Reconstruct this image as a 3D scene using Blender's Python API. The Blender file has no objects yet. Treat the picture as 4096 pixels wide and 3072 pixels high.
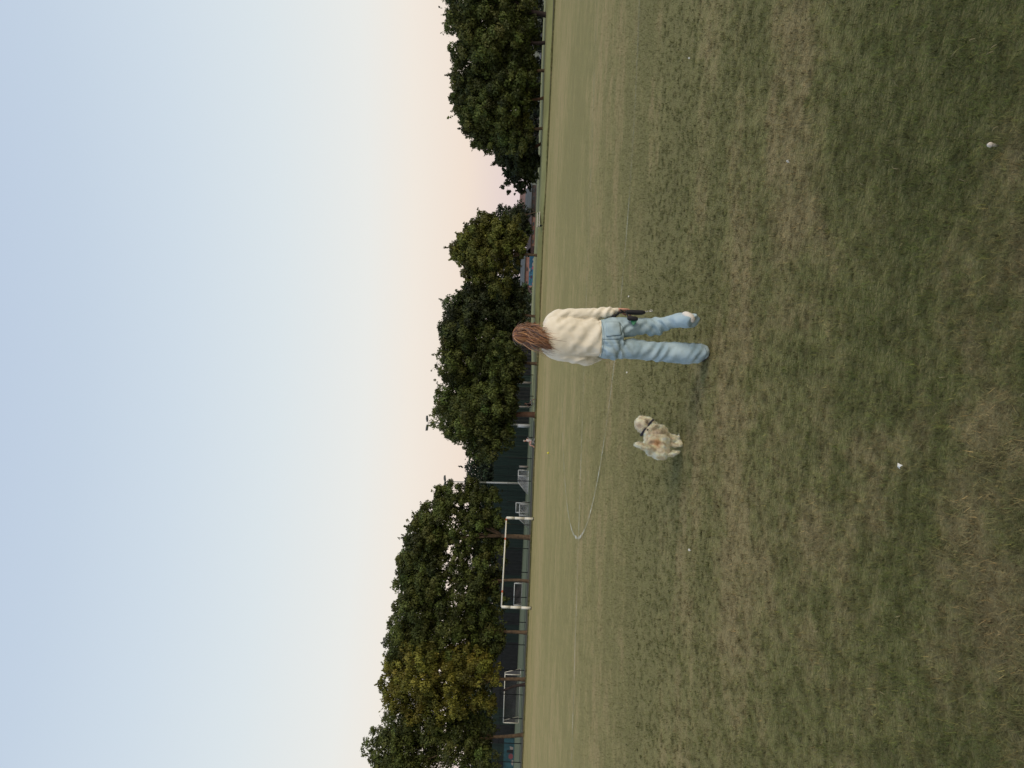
import bpy, math, random
import numpy as np
from mathutils import Vector, Matrix, noise as mnoise
from mathutils.bvhtree import BVHTree
R_ = math.radians
rng = np.random.default_rng(7)
random.seed(7)
scene = bpy.context.scene
col = scene.collection

# ------------------------------------------------------------------ camera
CAM_H, FPX = 1.56, 2958.0
PITCH, ROLL = math.atan(37 / FPX), R_(2.1)
_F = Vector((0, math.cos(PITCH), math.sin(PITCH)))
_U0 = Vector((0, -math.sin(PITCH), math.cos(PITCH)))
_R0 = Vector((1, 0, 0))
RT = math.cos(ROLL) * _R0 + math.sin(ROLL) * _U0       # portrait right
UP = math.cos(ROLL) * _U0 - math.sin(ROLL) * _R0       # portrait up
cam_d = bpy.data.cameras.new('camera')
cam = bpy.data.objects.new('camera', cam_d)
col.objects.link(cam)
X_, Y_, Z_ = -UP, RT, -_F                              # phone held so that the sky is at image left
cam.matrix_world = Matrix(((X_.x, Y_.x, Z_.x, 0), (X_.y, Y_.y, Z_.y, 0), (X_.z, Y_.z, Z_.z, CAM_H), (0, 0, 0, 1)))
cam_d.sensor_fit = 'HORIZONTAL'; cam_d.sensor_width = 36
cam_d.lens = FPX / 4096 * 36
cam_d.clip_start = 0.05; cam_d.clip_end = 3000
scene.camera = cam

def ray(x, y):
    x, y = float(x), float(y)
    return FPX * _F + (1536 - y) * RT - (x - 2048) * UP
def at(x, y, Y):
    d = ray(x, y); return Vector((0, 0, CAM_H)) + d * (Y / d.y)
def gnd(x, y):
    d = ray(x, y); return Vector((0, 0, CAM_H)) + d * (-CAM_H / d.z)
def foot(y, Y):
    """ground point at distance Y below picture column y"""
    p = at(2100, y, Y)
    s = (at(2200, y, Y) - p); k = -p.z / s.z
    q = p + s * k; q.z = 0; return q

# ------------------------------------------------------------------ world, sun
SUN_EL, SUN_AZ = R_(24), R_(128)          # azimuth measured clockwise from +Y: behind the camera, to the right
w = bpy.data.worlds.new('World'); scene.world = w; w.use_nodes = True
nt = w.node_tree; nt.nodes.clear()
N = nt.nodes.new; L = nt.links.new
out = N('ShaderNodeOutputWorld'); bg = N('ShaderNodeBackground')
tc = N('ShaderNodeTexCoord'); sep = N('ShaderNodeSeparateXYZ')
asin = N('ShaderNodeMath'); asin.operation = 'ARCSINE'
mr = N('ShaderNodeMapRange'); mr.inputs['From Min'].default_value = 0; mr.inputs['From Max'].default_value = R_(90)
ramp = N('ShaderNodeValToRGB')
def s2l(c):
    return tuple((v / 255 / 12.92) if v / 255 <= .04045 else ((v / 255 + .055) / 1.055) ** 2.4 for v in c)
stops = [(0.0, (224, 208, 209)), (2.2, (231, 214, 208)), (4.6, (240, 224, 210)), (8.5, (240, 232, 222)),
         (12, (233, 234, 231)), (18.5, (219, 228, 233)), (25, (206, 219, 231)), (31, (195, 210, 227)), (38, (186, 202, 224)), (90, (140, 165, 205))]
cr = ramp.color_ramp
cr.elements[0].position = 0; cr.elements[0].color = (*s2l(stops[0][1]), 1)
cr.elements[1].position = 1; cr.elements[1].color = (*s2l(stops[-1][1]), 1)
for e, c in stops[1:-1]:
    k = cr.elements.new(e / 90); k.color = (*s2l(c), 1)
L(tc.outputs['Generated'], sep.inputs[0]); L(sep.outputs['Z'], asin.inputs[0])
L(asin.outputs[0], mr.inputs['Value']); L(mr.outputs[0], ramp.inputs[0])
sky = N('ShaderNodeTexSky'); sky.sky_type = 'NISHITA'; sky.sun_disc = False
sky.sun_elevation = SUN_EL * .2; sky.sun_rotation = SUN_AZ; sky.air_density = 1.4; sky.dust_density = 1.5
skm = N('ShaderNodeMix'); skm.data_type = 'RGBA'; skm.blend_type = 'ADD'; skm.inputs[0].default_value = 0.004
L(ramp.outputs[0], skm.inputs[6]); L(sky.outputs[0], skm.inputs[7])
L(skm.outputs[2], bg.inputs['Color']); bg.inputs['Strength'].default_value = 1.0
L(bg.outputs[0], out.inputs[0])

sun_d = bpy.data.lights.new('sun', 'SUN'); sun = bpy.data.objects.new('sun', sun_d); col.objects.link(sun)
sun_d.energy = 1.9; sun_d.angle = R_(38); sun_d.color = (1.0, 0.85, 0.66)
sdir = Vector((math.sin(SUN_AZ) * math.cos(SUN_EL), math.cos(SUN_AZ) * math.cos(SUN_EL), math.sin(SUN_EL)))
sun.rotation_euler = sdir.to_track_quat('Z', 'Y').to_euler(); sun.location = sdir * 50

scene.view_settings.view_transform = 'Standard'; scene.view_settings.look = 'None'
scene.view_settings.exposure = 0.0; scene.view_settings.gamma = 1.0; scene.view_settings.use_curve_mapping = False
scene.render.engine = 'CYCLES'
scene.cycles.use_adaptive_sampling = True
scene.cycles.max_bounces = 5; scene.cycles.transparent_max_bounces = 12

# ------------------------------------------------------------------ helpers
def tag(o, label=None, cat=None, group=None, kind=None):
    if label: o['label'] = label
    if cat: o['category'] = cat
    if group: o['group'] = group
    if kind: o['kind'] = kind
    return o
def thing(name, label, cat, loc=(0, 0, 0), group=None):
    o = bpy.data.objects.new(name, None); col.objects.link(o); o.location = loc
    o.empty_display_size = .1
    return tag(o, label, cat, group)
def link(name, me, mat=None, parent=None):
    o = bpy.data.objects.new(name, me); col.objects.link(o)
    if mat: me.materials.append(mat)
    if parent is not None:
        o.parent = parent
        o.matrix_parent_inverse = Matrix.Translation(-parent.location)
    return o
def mesh(name, V, F, mat=None, parent=None, smooth=False):
    me = bpy.data.meshes.new(name); me.from_pydata([tuple(v) for v in V], [], F); me.validate(); me.update()
    if smooth: me.polygons.foreach_set('use_smooth', [True] * len(me.polygons))
    return link(name, me, mat, parent)
def npmesh(name, V, n_per, mat=None, parent=None, colors=None, smooth=False):
    """V: (N*n_per,3) -> N polygons of n_per corners; optional per polygon colour"""
    V = np.asarray(V, np.float32).reshape(-1, 3); nf = len(V) // n_per
    me = bpy.data.meshes.new(name)
    me.vertices.add(len(V)); me.vertices.foreach_set('co', V.ravel())
    me.loops.add(len(V)); me.loops.foreach_set('vertex_index', np.arange(len(V), dtype=np.int32))
    me.polygons.add(nf); me.polygons.foreach_set('loop_start', np.arange(0, len(V), n_per, dtype=np.int32))
    if colors is not None:
        a = me.color_attributes.new('col', 'FLOAT_COLOR', 'POINT')
        c = np.ones((len(V), 4), np.float32); c[:, :3] = np.repeat(colors, n_per, axis=0) if len(colors) == nf else colors
        a.data.foreach_set('color', c.ravel())
    me.update(calc_edges=True)
    if smooth: me.polygons.foreach_set('use_smooth', [True] * nf)
    return link(name, me, mat, parent)

def box(V, F, lo, hi, M=None):
    b = len(V)
    for z in (lo[2], hi[2]):
        for x, y in ((lo[0], lo[1]), (hi[0], lo[1]), (hi[0], hi[1]), (lo[0], hi[1])):
            p = Vector((x, y, z)); V.append(M @ p if M is not None else p)
    for f in ((3, 2, 1, 0), (4, 5, 6, 7), (0, 1, 5, 4), (1, 2, 6, 5), (2, 3, 7, 6), (3, 0, 4, 7)):
        F.append(tuple(b + i for i in f))
def bar(V, F, p, q, r, n=8, r2=None):
    p, q = Vector(p), Vector(q); d = (q - p).normalized()
    s = d.cross(Vector((0, 0, 1)) if abs(d.z) < .9 else Vector((1, 0, 0))).normalized(); t = d.cross(s)
    b = len(V); r2 = r if r2 is None else r2
    for c, rr in ((p, r), (q, r2)):
        for i in range(n):
            a = 2 * math.pi * i / n; V.append(c + (s * math.cos(a) + t * math.sin(a)) * rr)
    for i in range(n):
        j = (i + 1) % n; F.append((b + i, b + j, b + n + j, b + n + i))
    F.append(tuple(b + i for i in range(n - 1, -1, -1))); F.append(tuple(b + n + i for i in range(n)))
def tubes(name, segs, mat, parent, n=8):
    o = None
    for s in segs:
        V, F = [], []; bar(V, F, s[0], s[1], s[2], n, s[3] if len(s) > 3 else None)
        o = mesh(name, V, F, mat, parent, smooth=n > 6)
    return o

def catmull(P, sub):
    P = [np.asarray(p, float) for p in P]; out = []
    Q = [2 * P[0] - P[1]] + P + [2 * P[-1] - P[-2]]
    for i in range(1, len(Q) - 2):
        for k in range(sub):
            t = k / sub
            out.append(.5 * ((2 * Q[i]) + (-Q[i - 1] + Q[i + 1]) * t + (2 * Q[i - 1] - 5 * Q[i] + 4 * Q[i + 1] - Q[i + 2]) * t * t
                             + (-Q[i - 1] + 3 * Q[i] - 3 * Q[i + 1] + Q[i + 2]) * t ** 3))
    out.append(P[-1]); return out
def loft(V, F, rings, side=(1, 0, 0), seg=20, sub=4, power=1.0):
    """rings: (x,y,z,a,b): a = radius along side, b = radius across"""
    P = catmull(rings, sub) if sub > 1 else [np.asarray(r, float) for r in rings]
    side = Vector(side); b0 = len(V); n = len(P)
    for i, r in enumerate(P):
        t = Vector(P[min(i + 1, n - 1)][:3] - P[max(i - 1, 0)][:3]).normalized()
        s = (side - t * side.dot(t)).normalized(); u = t.cross(s)
        for k in range(seg):
            a = 2 * math.pi * k / seg; ca, sa = math.cos(a), math.sin(a)
            ca = math.copysign(abs(ca) ** power, ca); sa = math.copysign(abs(sa) ** power, sa)
            V.append(Vector(r[:3]) + s * ca * max(r[3], .001) + u * sa * max(r[4], .001))
    for i in range(n - 1):
        for k in range(seg):
            j = (k + 1) % seg; a = b0 + i * seg
            F.append((a + k, a + j, a + seg + j, a + seg + k))
    F.append(tuple(b0 + k for k in range(seg - 1, -1, -1))); F.append(tuple(b0 + (n - 1) * seg + k for k in range(seg)))
def ball(V, F, c, r, seg=16, rows=10, M=None):
    b = len(V); c = Vector(c); r = Vector(r) if hasattr(r, '__len__') else Vector((r, r, r))
    def P(v):
        v = Vector((v[0] * r.x, v[1] * r.y, v[2] * r.z)); return c + (M @ v if M is not None else v)
    V.append(P((0, 0, 1)))
    for i in range(1, rows):
        th = math.pi * i / rows
        for k in range(seg):
            a = 2 * math.pi * k / seg; V.append(P((math.sin(th) * math.cos(a), math.sin(th) * math.sin(a), math.cos(th))))
    V.append(P((0, 0, -1)))
    for k in range(seg):
        j = (k + 1) % seg; F.append((b, b + 1 + k, b + 1 + j))
        F.append((b + 1 + (rows - 1) * seg, b + 1 + (rows - 2) * seg + j, b + 1 + (rows - 2) * seg + k))
    for i in range(rows - 2):
        for k in range(seg):
            j = (k + 1) % seg; a = b + 1 + i * seg; F.append((a + k, a + seg + k, a + seg + j, a + j))
def remeshed(name, V, F, voxel, mat, parent, smooth=4, post=None, colf=None, fac=.5):
    me = bpy.data.meshes.new('tmp'); me.from_pydata([tuple(v) for v in V], [], F)
    o = bpy.data.objects.new('tmp', me); col.objects.link(o)
    m = o.modifiers.new('r', 'REMESH'); m.mode = 'VOXEL'; m.voxel_size = voxel; m.use_smooth_shade = True
    if smooth:
        s = o.modifiers.new('s', 'SMOOTH'); s.iterations = smooth; s.factor = fac
    dg = bpy.context.evaluated_depsgraph_get()
    me2 = bpy.data.meshes.new_from_object(o.evaluated_get(dg)); me2.name = name
    bpy.data.objects.remove(o); bpy.data.meshes.remove(me)
    n = len(me2.vertices); co = np.empty(n * 3, np.float32); me2.vertices.foreach_get('co', co); co = co.reshape(-1, 3)
    if post is not None:
        no = np.empty(n * 3, np.float32); me2.vertices.foreach_get('normal', no); no = no.reshape(-1, 3)
        co = post(co.astype(float), no.astype(float)); me2.vertices.foreach_set('co', co.astype(np.float32).ravel())
    if colf is not None:
        a = me2.color_attributes.new('col', 'FLOAT_COLOR', 'POINT'); c = np.ones((n, 4), np.float32); c[:, :3] = colf(co)
        a.data.foreach_set('color', c.ravel())
    me2.update(); me2.polygons.foreach_set('use_smooth', [True] * len(me2.polygons))
    return link(name, me2, mat, parent)
def nz(co, scale, seed=0, stretch=(1, 1, 1)):
    st = Vector(stretch); off = Vector((seed * 13.7, seed * 7.1, seed * 3.3))
    return np.array([mnoise.noise(Vector((p[0] * st.x, p[1] * st.y, p[2] * st.z)) * scale + off) for p in co])

def mat(name, c, rough=.8, var=.0, vscale=8, bump=0, bscale=60, metal=0, sheen=0, attr=False, stretch=None, spec=.3, c2=None, detail=4):
    m = bpy.data.materials.new(name); m.use_nodes = True; t = m.node_tree; b = t.nodes['Principled BSDF']
    b.inputs['Roughness'].default_value = rough; b.inputs['Metallic'].default_value = metal
    b.inputs['Specular IOR Level'].default_value = spec
    b.inputs['Sheen Weight'].default_value = sheen
    g = t.nodes.new('ShaderNodeNewGeometry'); src = g.outputs['Position']
    if stretch:
        mp = t.nodes.new('ShaderNodeMapping'); mp.inputs['Scale'].default_value = stretch; t.links.new(src, mp.inputs[0]); src = mp.outputs[0]
    last = None
    if attr:
        a = t.nodes.new('ShaderNodeAttribute'); a.attribute_name = 'col'; last = a.outputs['Color']
    if var or c2:
        n = t.nodes.new('ShaderNodeTexNoise'); n.inputs['Scale'].default_value = vscale; n.inputs['Detail'].default_value = detail
        t.links.new(src, n.inputs['Vector'])
        rp = t.nodes.new('ShaderNodeMapRange'); rp.inputs['From Min'].default_value = .3; rp.inputs['From Max'].default_value = .7
        t.links.new(n.outputs[0], rp.inputs[0])
        mx = t.nodes.new('ShaderNodeMix'); mx.data_type = 'RGBA'; t.links.new(rp.outputs[0], mx.inputs[0])
        if attr:
            mx.blend_type = 'MULTIPLY'; mx.inputs[7].default_value = (1 - var,) * 3 + (1,); t.links.new(last, mx.inputs[6])
        else:
            mx.inputs[6].default_value = (*[v * (1 - var) for v in c], 1)
            mx.inputs[7].default_value = (*(c2 or [v * (1 + var) for v in c]), 1)
        last = mx.outputs[2]
    if last is not None: t.links.new(last, b.inputs['Base Color'])
    else: b.inputs['Base Color'].default_value = (*c, 1)
    if bump:
        n = t.nodes.new('ShaderNodeTexNoise'); n.inputs['Scale'].default_value = bscale; n.inputs['Detail'].default_value = 4
        t.links.new(src, n.inputs['Vector'])
        bp = t.nodes.new('ShaderNodeBump'); bp.inputs['Strength'].default_value = 1; bp.inputs['Distance'].default_value = bump
        t.links.new(n.outputs[0], bp.inputs['Height']); t.links.new(bp.outputs[0], b.inputs['Normal'])
    return m
def see_through(m, a):
    t = m.node_tree; o = t.nodes['Material Output']; b = t.nodes['Principled BSDF']
    tr = t.nodes.new('ShaderNodeBsdfTransparent'); mx = t.nodes.new('ShaderNodeMixShader'); mx.inputs[0].default_value = a
    t.links.new(tr.outputs[0], mx.inputs[1]); t.links.new(b.outputs[0], mx.inputs[2]); t.links.new(mx.outputs[0], o.inputs[0])
    return m

# ------------------------------------------------------------------ turf colour, shared by the ground and the blades
TG = bpy.data.node_groups.new('turf_colour', 'ShaderNodeTree')
TG.interface.new_socket('Color', in_out='OUTPUT', socket_type='NodeSocketColor')
TG.interface.new_socket('Fine', in_out='OUTPUT', socket_type='NodeSocketFloat')
def build_turf():
    t = TG; n = t.nodes.new; l = t.links.new
    go = n('NodeGroupOutput'); g = n('ShaderNodeNewGeometry')
    fl = n('ShaderNodeMapping'); fl.inputs['Scale'].default_value = (1, 1, 0); l(g.outputs['Position'], fl.inputs[0]); src = fl.outputs[0]
    def noi(scale, detail, st=None, rough=.6):
        v = src
        if st:
            mp = n('ShaderNodeMapping'); mp.inputs['Scale'].default_value = st; l(src, mp.inputs[0]); v = mp.outputs[0]
        k = n('ShaderNodeTexNoise'); k.inputs['Scale'].default_value = scale; k.inputs['Detail'].default_value = detail
        k.inputs['Roughness'].default_value = rough; l(v, k.inputs['Vector']); return k.outputs[0]
    def m(op, a, b):
        k = n('ShaderNodeMath'); k.operation = op
        for i, v in enumerate((a, b)):
            if isinstance(v, (int, float)): k.inputs[i].default_value = v
            else: l(v, k.inputs[i])
        return k.outputs[0]
    acc = m('ADD', m('MULTIPLY', noi(.16, 3, (1.0, .6, 1)), .55), m('MULTIPLY', noi(.9, 4), .55))
    acc = m('ADD', acc, m('MULTIPLY', noi(3.4, 4), .50))
    acc = m('ADD', acc, m('MULTIPLY', noi(.32, 4, (.10, 1, 1), .7), .50)); acc = m('ADD', acc, m('MULTIPLY', noi(2.2, 3, (.22, 1, 1)), .26)); acc = m('SUBTRACT', acc, .33)
    fine = noi(24, 3, rough=.7)
    acc = m('ADD', acc, m('MULTIPLY', fine, .28))
    # patches of greener (+) or drier (-) turf: centre, half axes, amount
    for (x, y, a, b, k) in PATCHES:
        mp = n('ShaderNodeMapping'); mp.inputs['Location'].default_value = (-x / a, -y / b, 0); mp.inputs['Scale'].default_value = (1 / a, 1 / b, 0)
        l(src, mp.inputs[0])
        wv = n('ShaderNodeVectorMath'); wv.operation = 'LENGTH'; l(mp.outputs[0], wv.inputs[0])
        rr = n('ShaderNodeMapRange'); rr.inputs['From Min'].default_value = 1.1; rr.inputs['From Max'].default_value = .35
        rr.inputs['To Max'].default_value = k; rr.interpolation_type = 'SMOOTHSTEP'; l(wv.outputs['Value'], rr.inputs[0])
        acc = m('ADD', acc, rr.outputs[0])
    rp = n('ShaderNodeValToRGB'); e = rp.color_ramp
    e.elements[0].position = .72; e.elements[0].color = (.180, .142, .064, 1)
    e.elements[1].position = .98; e.elements[1].color = (.044, .062, .011, 1)
    for p, c in ((.79, (.152, .126, .053)), (.85, (.113, .108, .037)), (.91, (.074, .088, .021))):
        k = e.elements.new(p); k.color = (*c, 1)
    sc = m('MULTIPLY', acc, .922); l(sc, rp.inputs[0])
    br = n('ShaderNodeMapRange'); br.inputs['From Min'].default_value = .25; br.inputs['From Max'].default_value = .75
    br.inputs['To Min'].default_value = .58; br.inputs['To Max'].default_value = 1.42; l(noi(55, 3, rough=.75), br.inputs[0])
    def br2(scale, st, lo, hi):
        k = n('ShaderNodeMapRange'); k.inputs['From Min'].default_value = .28; k.inputs['From Max'].default_value = .72
        k.inputs['To Min'].default_value = lo; k.inputs['To Max'].default_value = hi; l(noi(scale, 2, st, .7), k.inputs[0]); return k.outputs[0]
    tot = m('MULTIPLY', br.outputs[0], br2(15, (1, .25, 1), .74, 1.28)); tot = m('MULTIPLY', tot, br2(1.5, (.5, .5, 1), .80, 1.00))
    mu = n('ShaderNodeVectorMath'); mu.operation = 'SCALE'; l(rp.outputs[0], mu.inputs[0]); l(tot, mu.inputs['Scale'])
    l(mu.outputs[0], go.inputs['Color']); l(fine, go.inputs['Fine'])
PATCHES = [(6.2, 10.2, 2.2, 1.0, .40), (-1.5, 9.0, 4.5, 1.7, .17), (2.2, 8.0, 2.8, 1.1, .16), (1.5, 3.0, 1.1, .75, .20), (3.0, 4.2, .9, .7, .14), (.1, 3.3, .5, .35, .10),
           (1.7, 4.5, 1.3, .55, -.15), (.4, 5.5, 2.0, .65, -.11), (-1.8, 5.3, 1.3, .6, -.08), (-.9, 3.6, .8, .40, .05), (-1.0, 2.6, .9, .4, -.02), (.9, 2.45, .6, .25, -.03),
           (0, 46, 60, 9, -.13), (0, 66, 90, 4, -.10), (-9, 16, 7, 2.2, .10), (8, 27, 9, 3, .08), (2, 13, 3, 1.2, -.08)]
build_turf()
def turf_mat(name, sheen, bump, shade=1.0, rnd=False):
    m = bpy.data.materials.new(name); m.use_nodes = True; t = m.node_tree; b = t.nodes['Principled BSDF']
    b.inputs['Roughness'].default_value = .85; b.inputs['Specular IOR Level'].default_value = .15
    b.inputs['Sheen Weight'].default_value = sheen; b.inputs['Sheen Roughness'].default_value = .6
    b.inputs['Sheen Tint'].default_value = (.95, .80, .40, 1)
    g = t.nodes.new('ShaderNodeGroup'); g.node_tree = TG; src = g.outputs['Color']
    if rnd:
        a = t.nodes.new('ShaderNodeAttribute'); a.attribute_name = 'col'
        mx = t.nodes.new('ShaderNodeMix'); mx.data_type = 'RGBA'; mx.blend_type = 'MULTIPLY'; mx.inputs[0].default_value = 1
        t.links.new(src, mx.inputs[6]); t.links.new(a.outputs['Color'], mx.inputs[7]); src = mx.outputs[2]
    if shade != 1:
        sc = t.nodes.new('ShaderNodeVectorMath'); sc.operation = 'SCALE'; sc.inputs['Scale'].default_value = shade
        t.links.new(src, sc.inputs[0]); src = sc.outputs[0]
    t.links.new(src, b.inputs['Base Color'])
    if bump:
        n = t.nodes.new('ShaderNodeTexNoise'); n.inputs['Scale'].default_value = 40; n.inputs['Detail'].default_value = 5
        ge = t.nodes.new('ShaderNodeNewGeometry'); t.links.new(ge.outputs['Position'], n.inputs['Vector'])
        bp = t.nodes.new('ShaderNodeBump'); bp.inputs['Distance'].default_value = bump; t.links.new(n.outputs[0], bp.inputs['Height'])
        t.links.new(bp.outputs[0], b.inputs['Normal'])
    return m
M_field = turf_mat('field_turf', .30, .02, shade=.98)
M_blade = turf_mat('grass_blade', .32, 0, rnd=True)
def _bl():
    t = M_blade.node_tree; g = t.nodes.new('ShaderNodeNewGeometry'); a = t.nodes.new('ShaderNodeVectorMath'); a.operation = 'MULTIPLY_ADD'
    a.inputs[1].default_value = (.45, .45, .45); a.inputs[2].default_value = (0, 0, .8); n = t.nodes.new('ShaderNodeVectorMath'); n.operation = 'NORMALIZE'
    t.links.new(g.outputs['Normal'], a.inputs[0]); t.links.new(a.outputs[0], n.inputs[0]); t.links.new(n.outputs[0], t.nodes['Principled BSDF'].inputs['Normal'])
_bl()

# ------------------------------------------------------------------ ground
mesh('ground', [(-900, -60, -.012), (900, -60, -.012), (900, 1500, -.012), (-900, 1500, -.012)], [(0, 1, 2, 3)],
     mat('far_ground', (.10, .10, .055), .9, .2, .3)).update_tag()
tag(bpy.data.objects['ground'], kind='structure')
EDGE = lambda x: float(np.interp(x, [-90, -45, -12, 0, 12, 17, 21, 30, 60, 90], [79, 74, 70, 70, 69, 65, 61.5, 58, 50, 46]))
ex_ = [-90, -45, -12, 0, 12, 17, 21, 30, 60, 90]
V = []; F = []
for i, x in enumerate(ex_):
    V += [(x, -20, 0), (x, EDGE(x), 0)]
    if i: F.append((2 * i - 2, 2 * i, 2 * i + 1, 2 * i - 1))
fld = mesh('playing_field', V, F, M_field); tag(fld, kind='structure')
M_verge = mat('verge_soil', (.055, .042, .024), .95, .35, 1.2, .03, 6, c2=(.085, .075, .035))
V = []; F = []
for i, x in enumerate(ex_):
    V += [(x, EDGE(x) + .02, .004), (x, 96, .004)]
    if i: F.append((2 * i - 2, 2 * i, 2 * i + 1, 2 * i - 1))
tag(mesh('verge', V, F, M_verge), kind='structure')
M_turf2 = mat('artificial_turf', (.092, .108, .050), .9, .10, .25)
tag(mesh('artificial_turf_pitch', [(-95, 93, .008), (-10, 87, .008), (12, 80, .008), (12, 128, .008), (-95, 200, .008)], [(0, 1, 2, 3, 4)], M_turf2), kind='structure')
# low grass bank that rises behind the trees on the right
V, F = [], []
xs = np.linspace(-4, 95, 60)
for i, x in enumerate(xs):
    k = min(1, (x + 4) / 14); k = k * k * (3 - 2 * k)
    hh = (.42 + .05 * math.sin(x * .21)) * k + .012
    tq = float(np.interp(x, [0, 8, 18, 24, 34], [9, 3, 2.0, 5, 7]))
    for yy, z in ((EDGE(x) + tq, .012), (EDGE(x) + tq + 1.3, hh * .9), (EDGE(x) + tq + 2.2, hh), (EDGE(x) + 28, hh + .12 * k), (EDGE(x) + 31, .0)):
        V.append((x, yy, z))
for i in range(len(xs) - 1):
    for j in range(4): a = i * 5 + j; F.append((a, a + 5, a + 6, a + 1))
tag(mesh('grass_bank', V, F, mat('bank_grass', (.23, .225, .085), .9, .15, .5, .02, 8), smooth=True), kind='structure')

# ------------------------------------------------------------------ pitch lines
def chalk(name):
    m = mat(name, (.60, .60, .50), .9, .15, 6); t = m.node_tree
    see_through(m, .5); mx = [n for n in t.nodes if n.type == 'MIX_SHADER'][0]
    g = t.nodes.new('ShaderNodeNewGeometry'); n = t.nodes.new('ShaderNodeTexNoise'); n.inputs['Scale'].default_value = 1.1; n.inputs['Detail'].default_value = 8; n.inputs['Roughness'].default_value = .8
    r = t.nodes.new('ShaderNodeMapRange'); r.inputs['From Min'].default_value = .43; r.inputs['From Max'].default_value = .66; r.inputs['To Min'].default_value = .10; r.inputs['To Max'].default_value = .85
    t.links.new(g.outputs['Position'], n.inputs['Vector']); t.links.new(n.outputs[0], r.inputs[0])
    sx = t.nodes.new('ShaderNodeSeparateXYZ'); wr = t.nodes.new('ShaderNodeMapRange'); wr.inputs['From Min'].default_value = -2.5; wr.inputs['From Max'].default_value = 3.5; wr.inputs['To Min'].default_value = 1; wr.inputs['To Max'].default_value = .45
    ml = t.nodes.new('ShaderNodeMath'); ml.operation = 'MULTIPLY'; t.links.new(g.outputs['Position'], sx.inputs[0]); t.links.new(sx.outputs['X'], wr.inputs[0]); t.links.new(wr.outputs[0], ml.inputs[1]); t.links.new(r.outputs[0], ml.inputs[0]); t.links.new(ml.outputs[0], mx.inputs[0])
    return m
M_chalk = chalk('worn_chalk')
def ribbon(name, pts, wd, label):
    V, F = [], []
    for i, p in enumerate(pts):
        p = Vector(p); t = (Vector(pts[min(i + 1, len(pts) - 1)]) - Vector(pts[max(i - 1, 0)])).normalized()
        s = Vector((-t.y, t.x, 0)); ww = wd * (.8 + .35 * mnoise.noise(p * 1.7))
        V += [p - s * ww / 2, p + s * ww / 2]
    for i in range(len(pts) - 1): F.append((2 * i, 2 * i + 1, 2 * i + 3, 2 * i + 2))
    o = mesh(name, V, F, M_chalk); tag(o, label, 'painted line'); o['kind'] = 'structure'
    return o
cx, cy, cr_ = 5.32, 20.15, 9.25
ribbon('circle_line', [(cx + cr_ * math.cos(a), cy + cr_ * math.sin(a), .030) for a in np.linspace(0, 2 * math.pi, 260)], .08, 'faded white painted circle on the grass behind the woman')
ribbon('halfway_line', [(x, 18.1 + .03 * x - .0022 * (x - 2) ** 2, .040) for x in np.linspace(-25, 26, 160)], .09, 'faint straight white line crossing the painted circle')

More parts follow.
